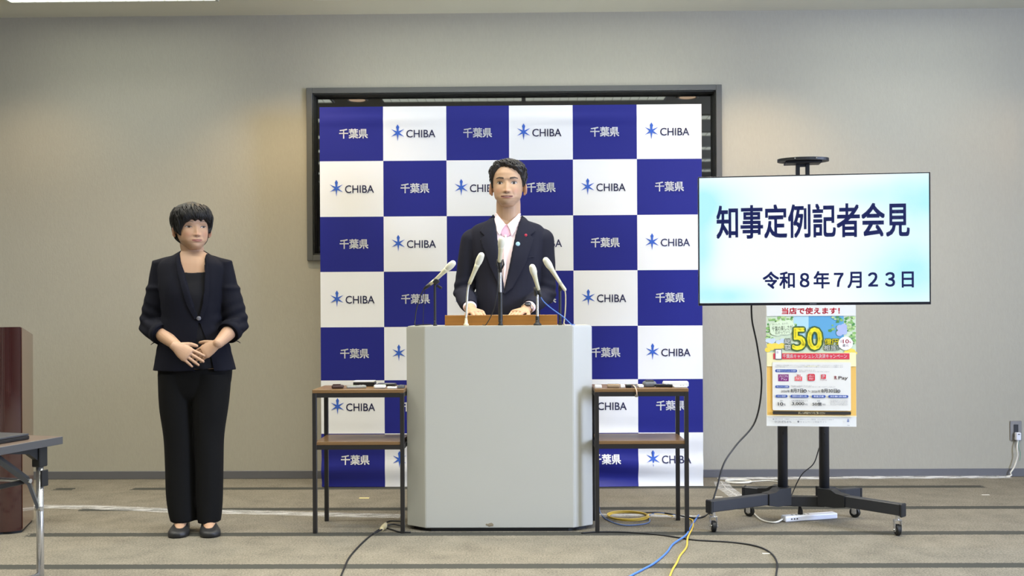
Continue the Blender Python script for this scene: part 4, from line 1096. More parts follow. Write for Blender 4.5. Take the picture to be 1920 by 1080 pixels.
# head template: chin at z=0, crown at z=.232, face towards -y, ear axis at y=0
HT = [(0.000, .016, .066, -.046, 2.0), (0.006, .028, .080, -.020, 2.0), (0.016, .035, .090, .008, 2.0), (0.030, .0465, .0935, .030, 2.1), (0.048, .0585, .0935, .050, 2.3),
      (0.068, .0650, .0925, .066, 2.35), (0.090, .0705, .0905, .080, 2.35), (0.115, .0745, .0885, .092, 2.3), (0.140, .0770, .0915, .099, 2.25), (0.165, .0772, .0905, .101, 2.2),
      (0.188, .0720, .0825, .096, 2.1), (0.208, .0590, .0660, .081, 2.05), (0.221, .0420, .0465, .059, 2.0), (0.229, .0230, .0270, .036, 2.0), (0.2325, .0030, .0040, .005, 2.0)]
def head_surf(th, z, feat=True, off=0.0, P=None):
    """th=0 straight ahead (-y), positive to +x"""
    a, f, b_, n_ = table(z, HT)
    P = P or {}
    jw = P.get('jaw', 1.0)
    a *= lerp(jw, 1, sstep(z, .045, .10))
    ca, sa = math.cos(th), math.sin(th)
    # centre of the ring so that f is the front and b_ the back
    cy = (b_ - f) / 2; ry = (b_ + f) / 2
    k = (abs(sa) ** n_ + abs(ca) ** n_) ** (-1 / n_)
    x = a * sa * k; y = cy - ry * ca * k
    if feat and ca > 0:
        s = 0.0; ax = abs(x)
        w_ = sstep(ca, .15, .6)
        s += -.0075 * gz(ax - .033, .0155) * gz(z - .1165, .0115)          # sockets
        s += .0050 * gz(ax - .034, .0115) * gz(z - .1150, .0065)           # eyeballs
        s += .0028 * gz(ax - .030, .0200) * gz(z - .1370, .0080)           # brow
        s += -.0020 * gz(x, .012) * gz(z - .128, .010)
        t = (z - .070) / (.124 - .070)                                     # nose
        if -.35 < t < 1.15:
            h = .0165 * (1 - min(1, max(0, t))) ** .9 + .002
            wd = lerp(.0108, .0062, min(1, max(0, t)))
            lowc = sstep(z, .0590, .0745)
            s += h * gz(x, wd) * lowc * (1 - sstep(t, .95, 1.15))
        s += .0052 * gz(ax - .0130, .0060) * gz(z - .0745, .0062)
        s += -.003 * gz(ax - .0075, .004) * gz(z - .0655, .0030)
        s += .0045 * gz(x, .026) * gz(z - .0475, .0130)                    # muzzle
        s += .0030 * gz(x, .0175) * gz(z - .0530, .0040)                   # upper lip
        s += .0036 * gz(x, .0165) * gz(z - .0420, .0045)                   # lower lip
        s += -P.get('open', .0030) * gz(x, .0230) * gz(z - .0462, .0020)
        s += -.0028 * gz(x, .0200) * gz(z - .0330, .0050)
        s += .0030 * gz(x, .0150) * gz(z - .0160, .0100)                   # chin
        s += .0032 * gz(ax - .044, .016) * gz(z - .0830, .0160)            # cheeks
        s += -.0024 * gz(ax - .0300 - (.060 - z) * .35, .0045) * gz(z - .058, .013)             # folds
        y -= s * w_
    if off:
        # approximate outward direction
        d = V((x / max(a, .02), (y - cy) / max(ry, .02), (z - .125) / .11)); d.normalize()
        x += d.x * off; y += d.y * off; z = z + d.z * off
    return V((x, y, z))
def head_grid(bm, M, nth=88, nz_=84, offf=None, P=None, feat=True, zmin=0.0):
    rings = []
    for j in range(nz_ + 1):
        z = lerp(zmin, .2325, (1 - math.cos(math.pi * (j / nz_) )) / 2 * .35 + (j / nz_) * .65)
        ring = []
        for i in range(nth):
            th = -math.pi + 2 * math.pi * i / nth
            o = offf(th, z) if offf else 0
            ring.append(bm.verts.new(M @ head_surf(th, z, feat, o, P)))
        rings.append(ring)
    for a, b_ in zip(rings, rings[1:]):
        for k in range(nth): bm.faces.new((a[k], a[(k + 1) % nth], b_[(k + 1) % nth], b_[k]))
    bm.faces.new(rings[0][::-1]); bm.faces.new(rings[-1])
    return bm
def blob(bm, c, r, M=None, R=None, sub=3):
    x = bmesh.ops.create_icosphere(bm, subdivisions=sub, radius=1.0)
    for v in x['verts']:
        q = V((v.co.x * r[0], v.co.y * r[1], v.co.z * r[2]))
        if R is not None: q = R @ q
        v.co = V(c) + q
        if M is not None: v.co = M @ v.co
def ears(bm, M, k=1.0):
    for s in (-1, 1):
        R = Matrix.Rotation(s * math.radians(28), 3, 'Z') @ Matrix.Rotation(math.radians(-10), 3, 'X')
        c = V((s * .0795, .006, .098))
        # rim
        pts = []
        for a in range(-60, 250, 18):
            t = math.radians(a)
            pts.append(M @ (c + R @ V((s * .0045 * k, -.014 * math.cos(t) * k, .030 * math.sin(t) * k))))
        tube(bm, pts, .0040, 8, rnd=True)
        blob(bm, c, (.0045, .0135 * k, .027 * k), M, R)
        blob(bm, c + V((s * .001, -.004, -.026 * k)), (.0048, .008, .009), M, R)
def hand(bm, W, D, N, thumb, size=1.0, curl=(.35, .4, .45, .5), spread=.05, wr=.024, tcurl=.5):
    """W wrist, D direction of the fingers, N back of the hand, thumb +1/-1 side of cross(D,N)"""
    D = V(D).normalized(); N = (V(N) - D * V(N).dot(D)).normalized(); S = D.cross(N) * thumb
    k = size
    # palm: flattened loft
    pts = [W - D * .012, W + D * .014 * k, W + D * .045 * k, W + D * .075 * k, W + D * .092 * k]
    rad = [wr * .78, wr * .97, .036 * k, .041 * k, .037 * k]
    tube(bm, pts, rad, 20, flat=[.80, .70, .44, .37, .33], side=S)
    tube(bm, [W + D * .012 * k + S * .016 * k - N * .003, W + D * .040 * k + S * .026 * k - N * .004], [.014 * k, .014 * k], 12, rnd=True)
    offs = [.0290, .0100, -.0090, -.0270]; lens = [.070, .079, .074, .058]; rr_ = [.0086, .0088, .0083, .0074]
    for i in range(4):
        o = offs[i] * k; L = lens[i] * k; r = rr_[i] * k
        d = (D + S * spread * (1.5 - i)).normalized()
        p = W + D * (.082 - .004 * abs(i - 1)) * k + S * o
        c = curl[i]; P_ = [p - d * .012 * k, p]
        R_ = [r, r * 1.06]
        ang = 0
        for fr, cc, rk in ((.46, .35, .98), (.30, .40, .93), (.24, .25, .80)):
            ang += c * cc * 1.6
            dd = d * math.cos(ang) - N * math.sin(ang)
            P_.append(P_[-1] + dd * L * fr * .5); R_.append(r * rk)
            P_.append(P_[-1] + dd * L * fr * .5); R_.append(r * rk * 1.03 if fr != .24 else r * .78)
        tube(bm, P_, R_, 12, rnd=True, side=S)
    p = W + D * .028 * k + S * .026 * k - N * .004
    d = (D * .75 + S * .62 - N * .12).normalized()
    d2 = (D * (.75 + .25 * tcurl) + S * (.62 - .6 * tcurl) - N * .15).normalized()
    tube(bm, [p, p + d * .026 * k, p + d * .038 * k + d2 * .006 * k, p + d * .038 * k + d2 * .020 * k, p + d * .038 * k + d2 * .031 * k], [.0125 * k, .0110 * k, .0105 * k, .0100 * k, .0080 * k], 12, rnd=True)
def ring_loft(bm, rings, n=40, caps=True):
    """rings: (cx, cy, z, rx, ryfront, ryback, exponent)"""
    out = []
    for (cx, cy, z, rx, rf, rb, e_) in rings:
        r = []
        for k in range(n):
            t = 2 * math.pi * k / n; c, s = math.cos(t), math.sin(t)
            q = (abs(c) ** e_ + abs(s) ** e_) ** (-1 / e_)
            r.append(bm.verts.new(V((cx + rx * s * q, cy - (rf if c > 0 else rb) * c * q, z))))
        out.append(r)
    for a, b_ in zip(out, out[1:]):
        for k in range(n): bm.faces.new((a[k], a[(k + 1) % n], b_[(k + 1) % n], b_[k]))
    if caps: bm.faces.new(out[0][::-1]); bm.faces.new(out[-1])
def inter(rings, sub=5):
    out = []
    for i in range(len(rings) - 1):
        p0 = rings[max(i - 1, 0)]; p1 = rings[i]; p2 = rings[i + 1]; p3 = rings[min(i + 2, len(rings) - 1)]
        for j in range(sub):
            t = j / sub
            out.append(tuple(0.5 * ((2 * b_) + (-a + c) * t + (2 * a - 5 * b_ + 4 * c - d) * t * t + (-a + 3 * b_ - 3 * c + d) * t ** 3) for a, b_, c, d in zip(p0, p1, p2, p3)))
    out.append(rings[-1]); return out
def bvh(o):
    me = o.data; mw_ = pm(o) if o.parent else Matrix.Identity(4)
    return BVHTree.FromPolygons([mw_ @ v.co for v in me.vertices], [tuple(p.vertices) for p in me.polygons])
def cut_open(o, poly, yc):
    """trim the front of a garment along a polygon given in x,z (clean bisected edges)"""
    bm = bmesh.new(); bm.from_mesh(o.data)
    n = len(poly)
    for i in range(n):
        a, b_ = V((poly[i][0], 0, poly[i][1])), V((poly[(i + 1) % n][0], 0, poly[(i + 1) % n][1]))
        d = b_ - a; nrm = V((d.z, 0, -d.x)).normalized()
        x0, x1 = min(a.x, b_.x) - .02, max(a.x, b_.x) + .02; z0, z1 = min(a.z, b_.z) - .02, max(a.z, b_.z) + .02
        fs = [f for f in bm.faces if (lambda c: c.y < yc and x0 < c.x < x1 and z0 < c.z < z1)(f.calc_center_median())]
        geom = list({v for f in fs for v in f.verts}) + list({e_ for f in fs for e_ in f.edges}) + fs
        if geom: bmesh.ops.bisect_plane(bm, geom=geom, plane_co=a, plane_no=nrm, dist=1e-6)
    def inside(x, z):
        c = False
        for i in range(n):
            x1, z1 = poly[i]; x2, z2 = poly[(i + 1) % n]
            if (z1 > z) != (z2 > z) and x < (x2 - x1) * (z - z1) / (z2 - z1) + x1: c = not c
        return c
    kill = [f for f in bm.faces if (lambda c: c.y < yc and inside(c.x, c.z))(f.calc_center_median())]
    bmesh.ops.delete(bm, geom=kill, context='FACES')
    bm.to_mesh(o.data); bm.free()
def solid(o, th, offset=-1):
    md = o.modifiers.new('t', 'SOLIDIFY'); md.thickness = th; md.offset = offset; md.use_even_offset = False
    me = evaluated(o); mats = list(o.data.materials); o.modifiers.clear(); o.data = me
    me.materials.clear()
    for k in mats: me.materials.append(k)
def patch(name, poly, trees, m, parent, off=.002, th=.0025, step=.006, Ystart=None, maxd=.0, edge=0.0):
    """a flat cloth piece (polygon in x,z) laid on whatever stands behind it"""
    bm = nb()
    bm.faces.new([bm.verts.new(V((x, 0, z))) for x, z in poly])
    x0 = min(p_[0] for p_ in poly); x1 = max(p_[0] for p_ in poly); z0 = min(p_[1] for p_ in poly); z1 = max(p_[1] for p_ in poly)
    x = x0 + step
    while x < x1:
        bmesh.ops.bisect_plane(bm, geom=bm.verts[:] + bm.edges[:] + bm.faces[:], plane_co=V((x, 0, 0)), plane_no=V((1, 0, 0)), dist=1e-5); x += step
    z = z0 + step
    while z < z1:
        bmesh.ops.bisect_plane(bm, geom=bm.verts[:] + bm.edges[:] + bm.faces[:], plane_co=V((0, 0, z)), plane_no=V((0, 0, 1)), dist=1e-5); z += step
    last = None
    for v in bm.verts:
        best = None
        for t in trees:
            h_ = t.ray_cast(V((v.co.x, Ystart, v.co.z)), V((0, 1, 0)))
            if h_[0] is not None and (best is None or h_[0].y < best): best = h_[0].y
        v.co.y = 1e3 if best is None else best - off
    ok = [v.co.y for v in bm.verts if v.co.y < 1e2]
    fy = sum(ok) / max(1, len(ok))
    for v in bm.verts:
        if v.co.y > 1e2: v.co.y = min((abs((q.co - v.co).x) + abs((q.co - v.co).z), q.co.y) for q in bm.verts if q.co.y < 1e2)[1] if ok else fy
    for _ in range(2): bmesh.ops.smooth_vert(bm, verts=[v for v in bm.verts if not v.is_boundary], factor=.5, use_axis_x=False, use_axis_y=True, use_axis_z=False)
    bmesh.ops.recalc_face_normals(bm, faces=bm.faces[:])
    if sum(f.normal.y for f in bm.faces) > 0: bmesh.ops.reverse_faces(bm, faces=bm.faces[:])
    o = obj(name, bm, m, None, True)
    solid(o, th, 1)
    o.parent = parent; o.matrix_parent_inverse = pm(parent).inverted()
    for p_ in o.data.polygons: p_.use_smooth = True
    return o
def wrinkle(o, amp, sc, stretch=(1, 1, 1), fn=None):
    me = o.data; me.update()
    nrm = [v.normal.copy() for v in me.vertices]
    for v, n_ in zip(me.vertices, nrm):
        q = V((v.co.x * stretch[0], v.co.y * stretch[1], v.co.z * stretch[2])) * sc
        d = noise.noise(q) * amp + noise.noise(q * 2.3 + V((9, 2, 4))) * amp * .4
        if fn: d += fn(v.co)
        v.co += n_ * d
def skin_material(name):
    m = bpy.data.materials.new(name); m.use_nodes = True; nt = m.node_tree; b = nt.nodes['Principled BSDF']
    at_ = nt.nodes.new('ShaderNodeVertexColor'); at_.layer_name = 'Col'
    nt.links.new(at_.outputs['Color'], b.inputs['Base Color'])
    b.inputs['Roughness'].default_value = .5; b.inputs['Specular IOR Level'].default_value = .35
    b.inputs['Subsurface Weight'].default_value = .08; b.inputs['Subsurface Radius'].default_value = (.012, .005, .003); b.inputs['Subsurface Scale'].default_value = .6
    return m
def mixc(a, b_, t): return tuple(lerp(x, y, t) for x, y in zip(a, b_))
def paint(o, Minv, C, handz):
    """skin colouring of the face: brows, iris, lips; shade painted into lid creases and nostrils; redder knuckles and ears"""
    me = o.data
    ca = me.color_attributes.new('Col', 'FLOAT_COLOR', 'POINT')
    base, lip, brow = C['skin'], C['lip'], C['brow']
    red = C['red']
    data = []
    for v in me.vertices:
        q = Minv @ v.co; c = base
        n_ = noise.noise(v.co * 35) * .03
        c = tuple(k * (1 + n_) for k in c)
        if -.01 < q.z < .24 and abs(q.x) < .11:
            x, z, ax = q.x, q.z, abs(q.x)
            if ax > .0765 and z > .05: c = mixc(c, red, .3)
            if q.y < -.035:
                c = mixc(c, red, .35 * gz(ax - .042, .016) * gz(z - .078, .016))
                c = mixc(c, red, .30 * gz(x, .014) * gz(z - .076, .012))
                c = mixc(c, C['beard'], C['bw'] * (gz(x, .034) * gz(z - .060, .007) + .8 * gz(x, .03) * sstep(.036 - z, 0, .01) * gz(z - .016, .03)))
                # brows
                bx_ = ax - .034; bz = .1355 + C['browz'] + .0035 * (1 - (bx_ / .02) ** 2) - (.0012 if bx_ < 0 else .0) 
                tb = C['browt'] * (1 - .45 * sstep(bx_, -.004, .021))
                if abs(bx_) < .0215: c = mixc(c, brow, C['browk'] * (1 - sstep(abs(z - bz), tb * .55, tb * 1.25)) * (1 - sstep(abs(bx_), .017, .0215)))
                # eyes
                ex = ax - .0345; ez = z - (.1152 + C.get('eyez', 0)) - .0012 * (ex / .014)
                hw_, hh = .0148, C['eyeh']
                if abs(ex) < hw_ + .004:
                    k = max(0, 1 - (ex / hw_) ** 2)
                    up_, lo_ = hh * k ** .6, -hh * .72 * k ** .8
                    c = mixc(c, C['lid'], .5 * gz(ex, .014) * gz(ez - hh - .004, .0035))  # crease shade above the eye, painted into the skin
                    if lo_ < ez < up_ and k > 0:
                        ir = math.hypot(x - math.copysign(.0345, x) - C['look'], ez - .0002)
                        c = (.46, .42, .39)
                        c = mixc(c, (.018, .011, .008), 1 - sstep(ir, .0056, .0070))
                    if abs(ez - up_) < .0021 and abs(ex) < hw_ + .001: c = mixc(c, (.035, .02, .015), .85)
                    if abs(ez - lo_) < .0010 and abs(ex) < hw_: c = mixc(c, (.20, .10, .08), .4)
                # nostrils
                c = mixc(c, (.09, .035, .025), .8 * gz(ax - .0078, .0036) * gz(z - .0668, .0024))
                # lips
                zm = .0455 + .0014 * (x / .024) ** 2 * C['smile']
                mwd = C['mw']
                if ax < mwd:
                    k = max(0, 1 - (x / mwd) ** 2)
                    ut, lt = .0060 * k ** .7 + .0006 * math.cos(x * 400) * k, .0078 * k ** .6
                    c = mixc(c, lip, .8 * sstep(z, zm - lt - .0012, zm - lt + .001) * (1 - sstep(z, zm + ut - .001, zm + ut + .0012)))
                    c = mixc(c, (.10, .03, .03), C['mouthk'] * gz(z - zm, C['mouthw']) * (1 - sstep(ax, mwd - .005, mwd)))
                    if C.get('teeth') and ax < .013: c = mixc(c, (.42, .36, .33), .55 * gz(z - zm - .0006, .0011))
        elif handz and v.co.z < handz: c = mixc(c, red, .22)
        data += [c[0], c[1], c[2], 1.0]
    ca.data.foreach_set('color', data)
def refine_face(o, Minv, zlo=.02, zhi=.16):
    bm = bmesh.new(); bm.from_mesh(o.data)
    es = []
    for e_ in bm.edges:
        q = Minv @ ((e_.verts[0].co + e_.verts[1].co) / 2)
        if zlo < q.z < zhi and abs(q.x) < .062 and q.y < -.045: es.append(e_)
    bmesh.ops.subdivide_edges(bm, edges=es, cuts=1, use_grid_fill=True, smooth=0.3)
    bm.to_mesh(o.data); bm.free()
def lock(bm, pts, r, n=6):
    """one flattened pointed lock of hair"""
    P_ = smooth_path(pts, 4); m_ = len(P_)
    R_ = [r * (.35 + .65 * math.sin(math.pi * min(1, (i + 1.5) / m_ * .75 + .12))) * (1 - (i / (m_ - 1)) ** 3 * .85) for i in range(m_)]
    tube(bm, P_, R_, n, flat=.45, side=(0, 0, 1))

mhair = mat('hair_black', '#120f0f', 0.5, bump=.6, bscale=90, stretch=(3, 3, .35), spec=.35)
mhair2 = mat('hair_dark', '#211d1c', 0.5, bump=.8, bscale=90, stretch=(3, 3, .35), spec=.5)
mskin = skin_material('skin')

# ---------------------------------------------------------------- the speaker
YM = 5.08
k5 = YM / F
mc_ = at(951, 450, YM)
def mp_(x, y, Y=YM): return at(x, y, Y)
man = empty('person', (mc_.x, YM, 0), 'standing person in a dark navy suit and open pale pink shirt behind the lectern', 'person')
hs = 1.035
hz0 = at(953, 388, 5.00).z
HM = Matrix.Translation((at(952.5, 350, 5.03).x, 5.045, hz0)) @ Matrix.Rotation(math.radians(-3), 4, 'Z') @ Matrix.Rotation(math.radians(0), 4, 'X') @ Matrix.Diagonal((1.04 * hs * .99, hs, hs * 1.0, 1))
HI = HM.inverted()
bm = nb()
head_grid(bm, HM, P={'jaw': 1.09, 'open': .0065})
ears(bm, HM, 1.08)
hc = HM @ V((0, .012, .0))
nk = at(951, 430, YM)
tube(bm, [HM @ V((0, .020, .07)), HM @ V((0, .018, .02)), V((hc.x, hc.y + .02, nk.z + .03)), V((nk.x, YM + .01, nk.z - .03)), V((nk.x, YM + .01, nk.z - .07))], [.060, .064, .064, .073, .085], 28, flat=.98)
# shoulders, torso, limbs under the suit
def mring(y, xa, xb, rf, rb, e_=2.4, cy=YM): 
    z = at(951, y, YM).z; A, B = at(xa, y, YM).x, at(xb, y, YM).x
    return ((A + B) / 2, cy, z, (B - A) / 2, rf, rb, e_)
tor = [mring(404, 936, 967, .045, .06, 2), mring(414, 915, 988, .07, .08, 2.2), mring(425, 887, 1016, .085, .095, 2.15), mring(445, 882, 1021, .105, .105), mring(480, 886, 1018, .122, .11), mring(520, 892, 1013, .12, .105), mring(570, 892, 1012, .125, .105), mring(610, 888, 1016, .12, .11), mring(660, 884, 1018, .115, .12)]
def scaled(r, k, dy=0): return [(a, b_ + dy, c, d * k, e_ * k, f * k, g_) for a, b_, c, d, e_, f, g_ in r]
ring_loft(bm, inter(scaled(tor, .90)))
SL, SR = at(886, 450, YM + .01), at(1017, 450, YM + .01)
EL, ER = at(869, 549, YM + .02), at(1023, 551, YM + .02)
WL, WR = at(884, 579, 4.87), at(985, 579, 4.87)
WL.z = BOARDZ + .034; WR.z = BOARDZ + .034
for S0, E0, W0 in ((SL, EL, WL), (SR, ER, WR)):
    tube(bm, [S0, lerp(S0, E0, .5), E0], [.044, .043, .040], 18, rnd=True)
    tube(bm, [E0, lerp(E0, W0, .4), W0], [.040, .039, .026], 18, rnd=True, flat=.9)
hand(bm, WL, V((.45, -1, -.16)), V((0, -.15, 1)), -1 if False else 1, 1.0, (.35, .35, .4, .45), .05, .026)
hand(bm, WR, V((-.55, -1, -.16)), V((0, -.15, 1)), -1, 1.0, (.35, .35, .4, .45), .05, .026)
for s in (-1, 1):
    hx = mc_.x + s * .09
    tube(bm, [V((hx, YM, .88)), V((hx, YM, .50)), V((hx + s * .01, YM + .01, .10))], [.080, .055, .038], 16, rnd=True)
    tube(bm, [V((hx + s * .01, YM + .03, .05)), V((hx + s * .02, YM - .13, .035))], [.036, .032], 14, rnd=True, flat=.8)
body = obj('body', bm, mskin, None, True)
remesh(body, .0026, 2)
refine_face(body, HI)
paint(body, HI, dict(skin=(.50, .32, .205), lip=(.37, .13, .115), brow=(.05, .033, .025), red=(.52, .20, .14), beard=(.20, .145, .11), bw=.5, browz=.0030, browt=.0052, browk=1.0, eyeh=.0078, lid=(.48, .28, .20), look=-.0004, smile=1.5, mw=.031, mouthk=1.0, mouthw=.0038, teeth=True), None)
def child(o, par):
    o.parent = par; o.matrix_parent_inverse = pm(par).inverted()
    for p_ in o.data.polygons: p_.use_smooth = True
    return o
child(body, man)
# suit jacket
msuit = mat('suit_navy', '#232430', .85, bump=.25, bscale=900, spec=.15)
bm = nb(); ring_loft(bm, inter(tor + [mring(730, 880, 1022, .13, .13)]))
for S0, E0, W0 in ((SL, EL, WL), (SR, ER, WR)):
    C1 = lerp(E0, W0, .80) 
    blob(bm, S0, (.0600, .060, .060)); tube(bm, [S0, lerp(S0, E0, .5), E0], [.060, .058, .056], 22, rnd=True)
    tube(bm, [E0, lerp(E0, W0, .45), C1], [.056, .052, .041], 22, flat=.95, caps=True)
jk = obj('jacket', bm, msuit, None, True)
remesh(jk, .0045, 5)
def mfold(co):
    d = 0
    for E0, sx in ((EL, -1), (ER, 1)):
        q = co - E0
        if q.length < .14: d += .006 * math.sin(q.z * 130 + q.x * 40 * sx) * math.exp(-(q.length / .065) ** 2)
    return d
wrinkle(jk, .005, 9, (1, 1, .6), mfold)
def xz(lst, Y=YM - .12): return [(at(x, y, Y).x, at(x, y, Y).z) for x, y in lst]
vm = xz([(925, 380), (924, 400), (930, 437), (937, 495), (943.5, 548), (947, 548), (957, 498), (968, 440), (978, 402), (978, 380)])
cut_open(jk, vm, YM - .01)
# open cuffs
solid(jk, .003, -1)
child(jk, man)
# shirt
mshirt = mat('shirt_pink', '#f2dfe5', .7, bump=.15, bscale=700, spec=.2)
bm = nb()
ring_loft(bm, inter(scaled([mring(402, 929, 973, .062, .068, 2), mring(410, 925, 977, .068, .073, 2.0)], 1.0) + scaled(tor[2:], .955)), caps=True)
for S0, E0, W0 in ((SL, EL, WL), (SR, ER, WR)):
    tube(bm, [lerp(E0, W0, .60), lerp(E0, W0, .86)], [.038, .034], 20, flat=.85)
sh = obj('shirt', bm, mshirt, None, True)
remesh(sh, .004, 3); wrinkle(sh, .003, 14, (1, 1, .4))
vs_ = xz([(930, 380), (928.5, 398), (936, 409), (948, 421.5), (964, 410), (975, 399), (974, 380)])
cut_open(sh, vs_, YM + .0)
solid(sh, .0018, -1)
child(sh, man)
tb = [bvh(body), bvh(sh)]
YS = 4.3
# collar wings, and an open placket piece with its shade painted in darker pink
patch('collar', xz([(927.5, 396), (931, 397), (940, 411), (947.5, 420.5), (941, 430), (937, 441), (932, 434), (928, 415)]), tb, mshirt, man, .006, .003, Ystart=YS)
patch('collar', xz([(975.5, 397), (972, 398), (962, 410), (951, 420.5), (955.5, 430), (959, 443), (965, 434), (972, 416)]), tb, mshirt, man, .006, .003, Ystart=YS)
mplk = mshirt
patch('shaded_placket', xz([(938, 421), (947, 419), (956, 420), (959, 440), (950, 444), (941, 442), (937, 434)]), tb, mat('shirt_shaded', '#d2a6bb', .7), man, .002, .001, Ystart=YS)
patch('placket', xz([(945.5, 440), (950, 440), (949, 500), (945.5, 540), (943.5, 530)]), tb, mplk, man, .003, .0018, Ystart=YS)
tj = [bvh(jk), bvh(sh)]
patch('lapel', xz([(924.5, 399), (918, 406), (905, 425), (899, 433), (908, 441), (900, 449), (918, 497), (941, 549), (946.5, 551), (938, 500), (930.5, 440)]), tj, msuit, man, .004, .004, Ystart=YS)
patch('lapel', xz([(978.5, 400), (985, 406), (999, 424), (1004, 432), (994, 441), (1001, 448), (984, 497), (961, 540), (944.5, 553), (956, 500), (967, 442)]), tj, msuit, man, .006, .004, Ystart=YS)
patch('pocket', xz([(976, 482), (1001, 479), (1001, 482.5), (976, 485.5)]), tj, msuit, man, .003, .002, Ystart=YS)
def disc(name, x, y, r, m, parent, trees, Y0=YM - .12, th=.003, ys=YS):
    c = at(x, y, Y0); best = min([t.ray_cast(V((c.x, ys, c.z)), V((0, 1, 0)))[0].y for t in trees if t.ray_cast(V((c.x, ys, c.z)), V((0, 1, 0)))[0]] or [Y0])
    M_ = Matrix.Translation((c.x, best, c.z)) @ Matrix.Rotation(math.pi / 2, 4, 'X')
    o = obj(name, lathe(nb(), [(r, 0), (r, th * .7), (r * .8, th)], 18, M_), m, parent, True); return o
tl = tj + [bvh(o) for o in COL.objects if o.name.startswith('lapel')]
pin = disc('badge', 971, 457.5, .0115, mat('badge_blue', '#a9cfe0', .3), man, tl); pin['label'] = 'round pale blue and white badge'
disc('badge', 986, 440.5, .0075, mat('badge_red', '#b3324a', .3), man, tl)['label'] = 'small red lapel pin'
# watch on the wrist
wc = lerp(ER, WR, .93); wd_ = (WR - ER).normalized()
s_, u_ = frame_of(wd_)
bm = nb(); pts = [wc + s_ * .031 * math.cos(a) + u_ * .027 * math.sin(a) for a in [2 * math.pi * k / 24 for k in range(25)]]
tube(bm, pts, .006, 8, caps=False, flat=.5, side=wd_)
bmesh.ops.remove_doubles(bm, verts=bm.verts[:], dist=1e-5)
wt = obj('watch', bm, mat('watch_steel', '#b4b6ba', .25, 1), man, True)
M_ = Matrix.Translation(wc + V((.006, -.018, .024))) @ Matrix.Rotation(.5, 4, 'X')
obj('watch_face', lathe(nb(), [(.017, -.003), (.017, .004), (.014, .006)], 22, M_), mat('watch_dial', '#2c3038', .15), wt, True)
# hair
def man_hair(th, z):
    t = abs(math.degrees(th))
    hl = table(t, [(0, .197), (20, .188), (36, .176), (48, .160), (60, .136), (72, .110), (82, .098), (92, .118), (104, .112), (125, .060), (180, .045)])[0]
    if th < 0: hl = table(t, [(0, .197), (20, .200), (36, .192), (48, .170), (60, .140), (72, .110), (82, .098), (92, .118), (104, .112), (125, .060), (180, .045)])[0]
    hl += .002 * math.sin(th * 23)
    m_ = sstep(z - hl, -.004, .007)
    th_ = table(z, [(.04, .004), (.10, .008), (.15, .012), (.19, .018), (.2325, .019)])[0]
    if t > 60 and z < .14: th_ *= .85
    n_ = noise.noise(V((math.sin(th) * 3.2, math.cos(th) * 3.2, z * 30))) * .004 + noise.noise(V((math.sin(th) * 22, math.cos(th) * 22, z * 26))) * .0022
    return lerp(-.008, th_ + n_, m_)
bm = nb(); head_grid(bm, HM, 150, 120, man_hair, feat=False, zmin=.035)
R1 = random.Random(5)
for k in range(150):
    # locks sweep from the parting over the forehead to the right and back
    th = R1.uniform(-70, 70) if k < 80 else R1.uniform(-180, 180)
    z0 = R1.uniform(.19, .226) if k < 80 else R1.uniform(.13, .22)
    P0 = []
    for q in range(5):
        tt = math.radians(th + q * (7 if k < 80 else R1.uniform(-2, 2)))
        zz = z0 - q * (.004 if k < 80 else .010)
        if man_hair(tt, zz) < .003: break
        P0.append(HM @ head_surf(tt, max(.05, zz), False, man_hair(tt, zz) + .0015 + (.003 if q == 2 else 0)))
    if len(P0) > 2: lock(bm, P0, .0052)
hr = obj('hair', bm, mhair2, man, True)
# trousers and shoes, behind the lectern
mtr = mat('trouser_navy', '#23242f', .8)
bm = nb()
ring_loft(bm, inter([(mc_.x, YM, 1.02, .165, .11, .11, 2.3), (mc_.x, YM, .92, .180, .12, .13, 2.3), (mc_.x, YM, .84, .175, .11, .12, 2.2)]))
for s in (-1, 1):
    hx = mc_.x + s * .09
    ring_loft(bm, inter([(hx, YM, .90, .088, .10, .11, 2), (hx, YM, .70, .080, .09, .09, 2), (hx, YM, .45, .068, .075, .075, 2), (hx + s * .01, YM, .07, .060, .075, .07, 2)]))
tr = obj('trousers', bm, mtr, None, True); remesh(tr, .007, 3); child(tr, man)
def shoe(x, y0, L, wd, parent, m, yaw=0, h=.055, open_=False):
    """toe towards -y, sole on the floor"""
    bm = nb(); rs = []
    prof = [(0, .40, .50, .05), (.06, .62, .85, .0), (.2, .66, .95, 0), (.4, .78, .92, 0), (.6, .96, .70, 0), (.78, 1.0, .52, 0), (.92, .80, .40, 0), (1.0, .30, .25, 0)]
    rings = []
    n = 20
    for (t, w_, hh, _) in inter([tuple(q) for q in prof], 4):
        y = y0 - L * (t - .5); r = []
        for k in range(n):
            a = 2 * math.pi * k / n; c, s = math.cos(a), math.sin(a)
            zz = h * hh * max(0, s) ** .8 if s > 0 else 0
            r.append(bm.verts.new(V((wd / 2 * w_ * math.copysign(abs(c) ** .7, c), y - y0, .001 + (.012 if s > -.2 else 0) + zz))))
        rings.append(r)
    for a, b_ in zip(rings, rings[1:]):
        for k in range(n): bm.faces.new((a[k], a[(k + 1) % n], b_[(k + 1) % n], b_[k]))
    bm.faces.new(rings[0][::-1]); bm.faces.new(rings[-1])
    bmesh.ops.recalc_face_normals(bm, faces=bm.faces[:])
    M_ = Matrix.Translation((x, y0, 0)) @ Matrix.Rotation(yaw, 4, 'Z')
    for v in bm.verts: v.co = M_ @ v.co
    return obj('shoe', bm, m, parent, True)
mshoe = mat('shoe_black', '#161616', .35)
for s in (-1, 1): shoe(mc_.x + s * .10, YM - .05, .28, .10, man, mshoe, s * .12, .07)

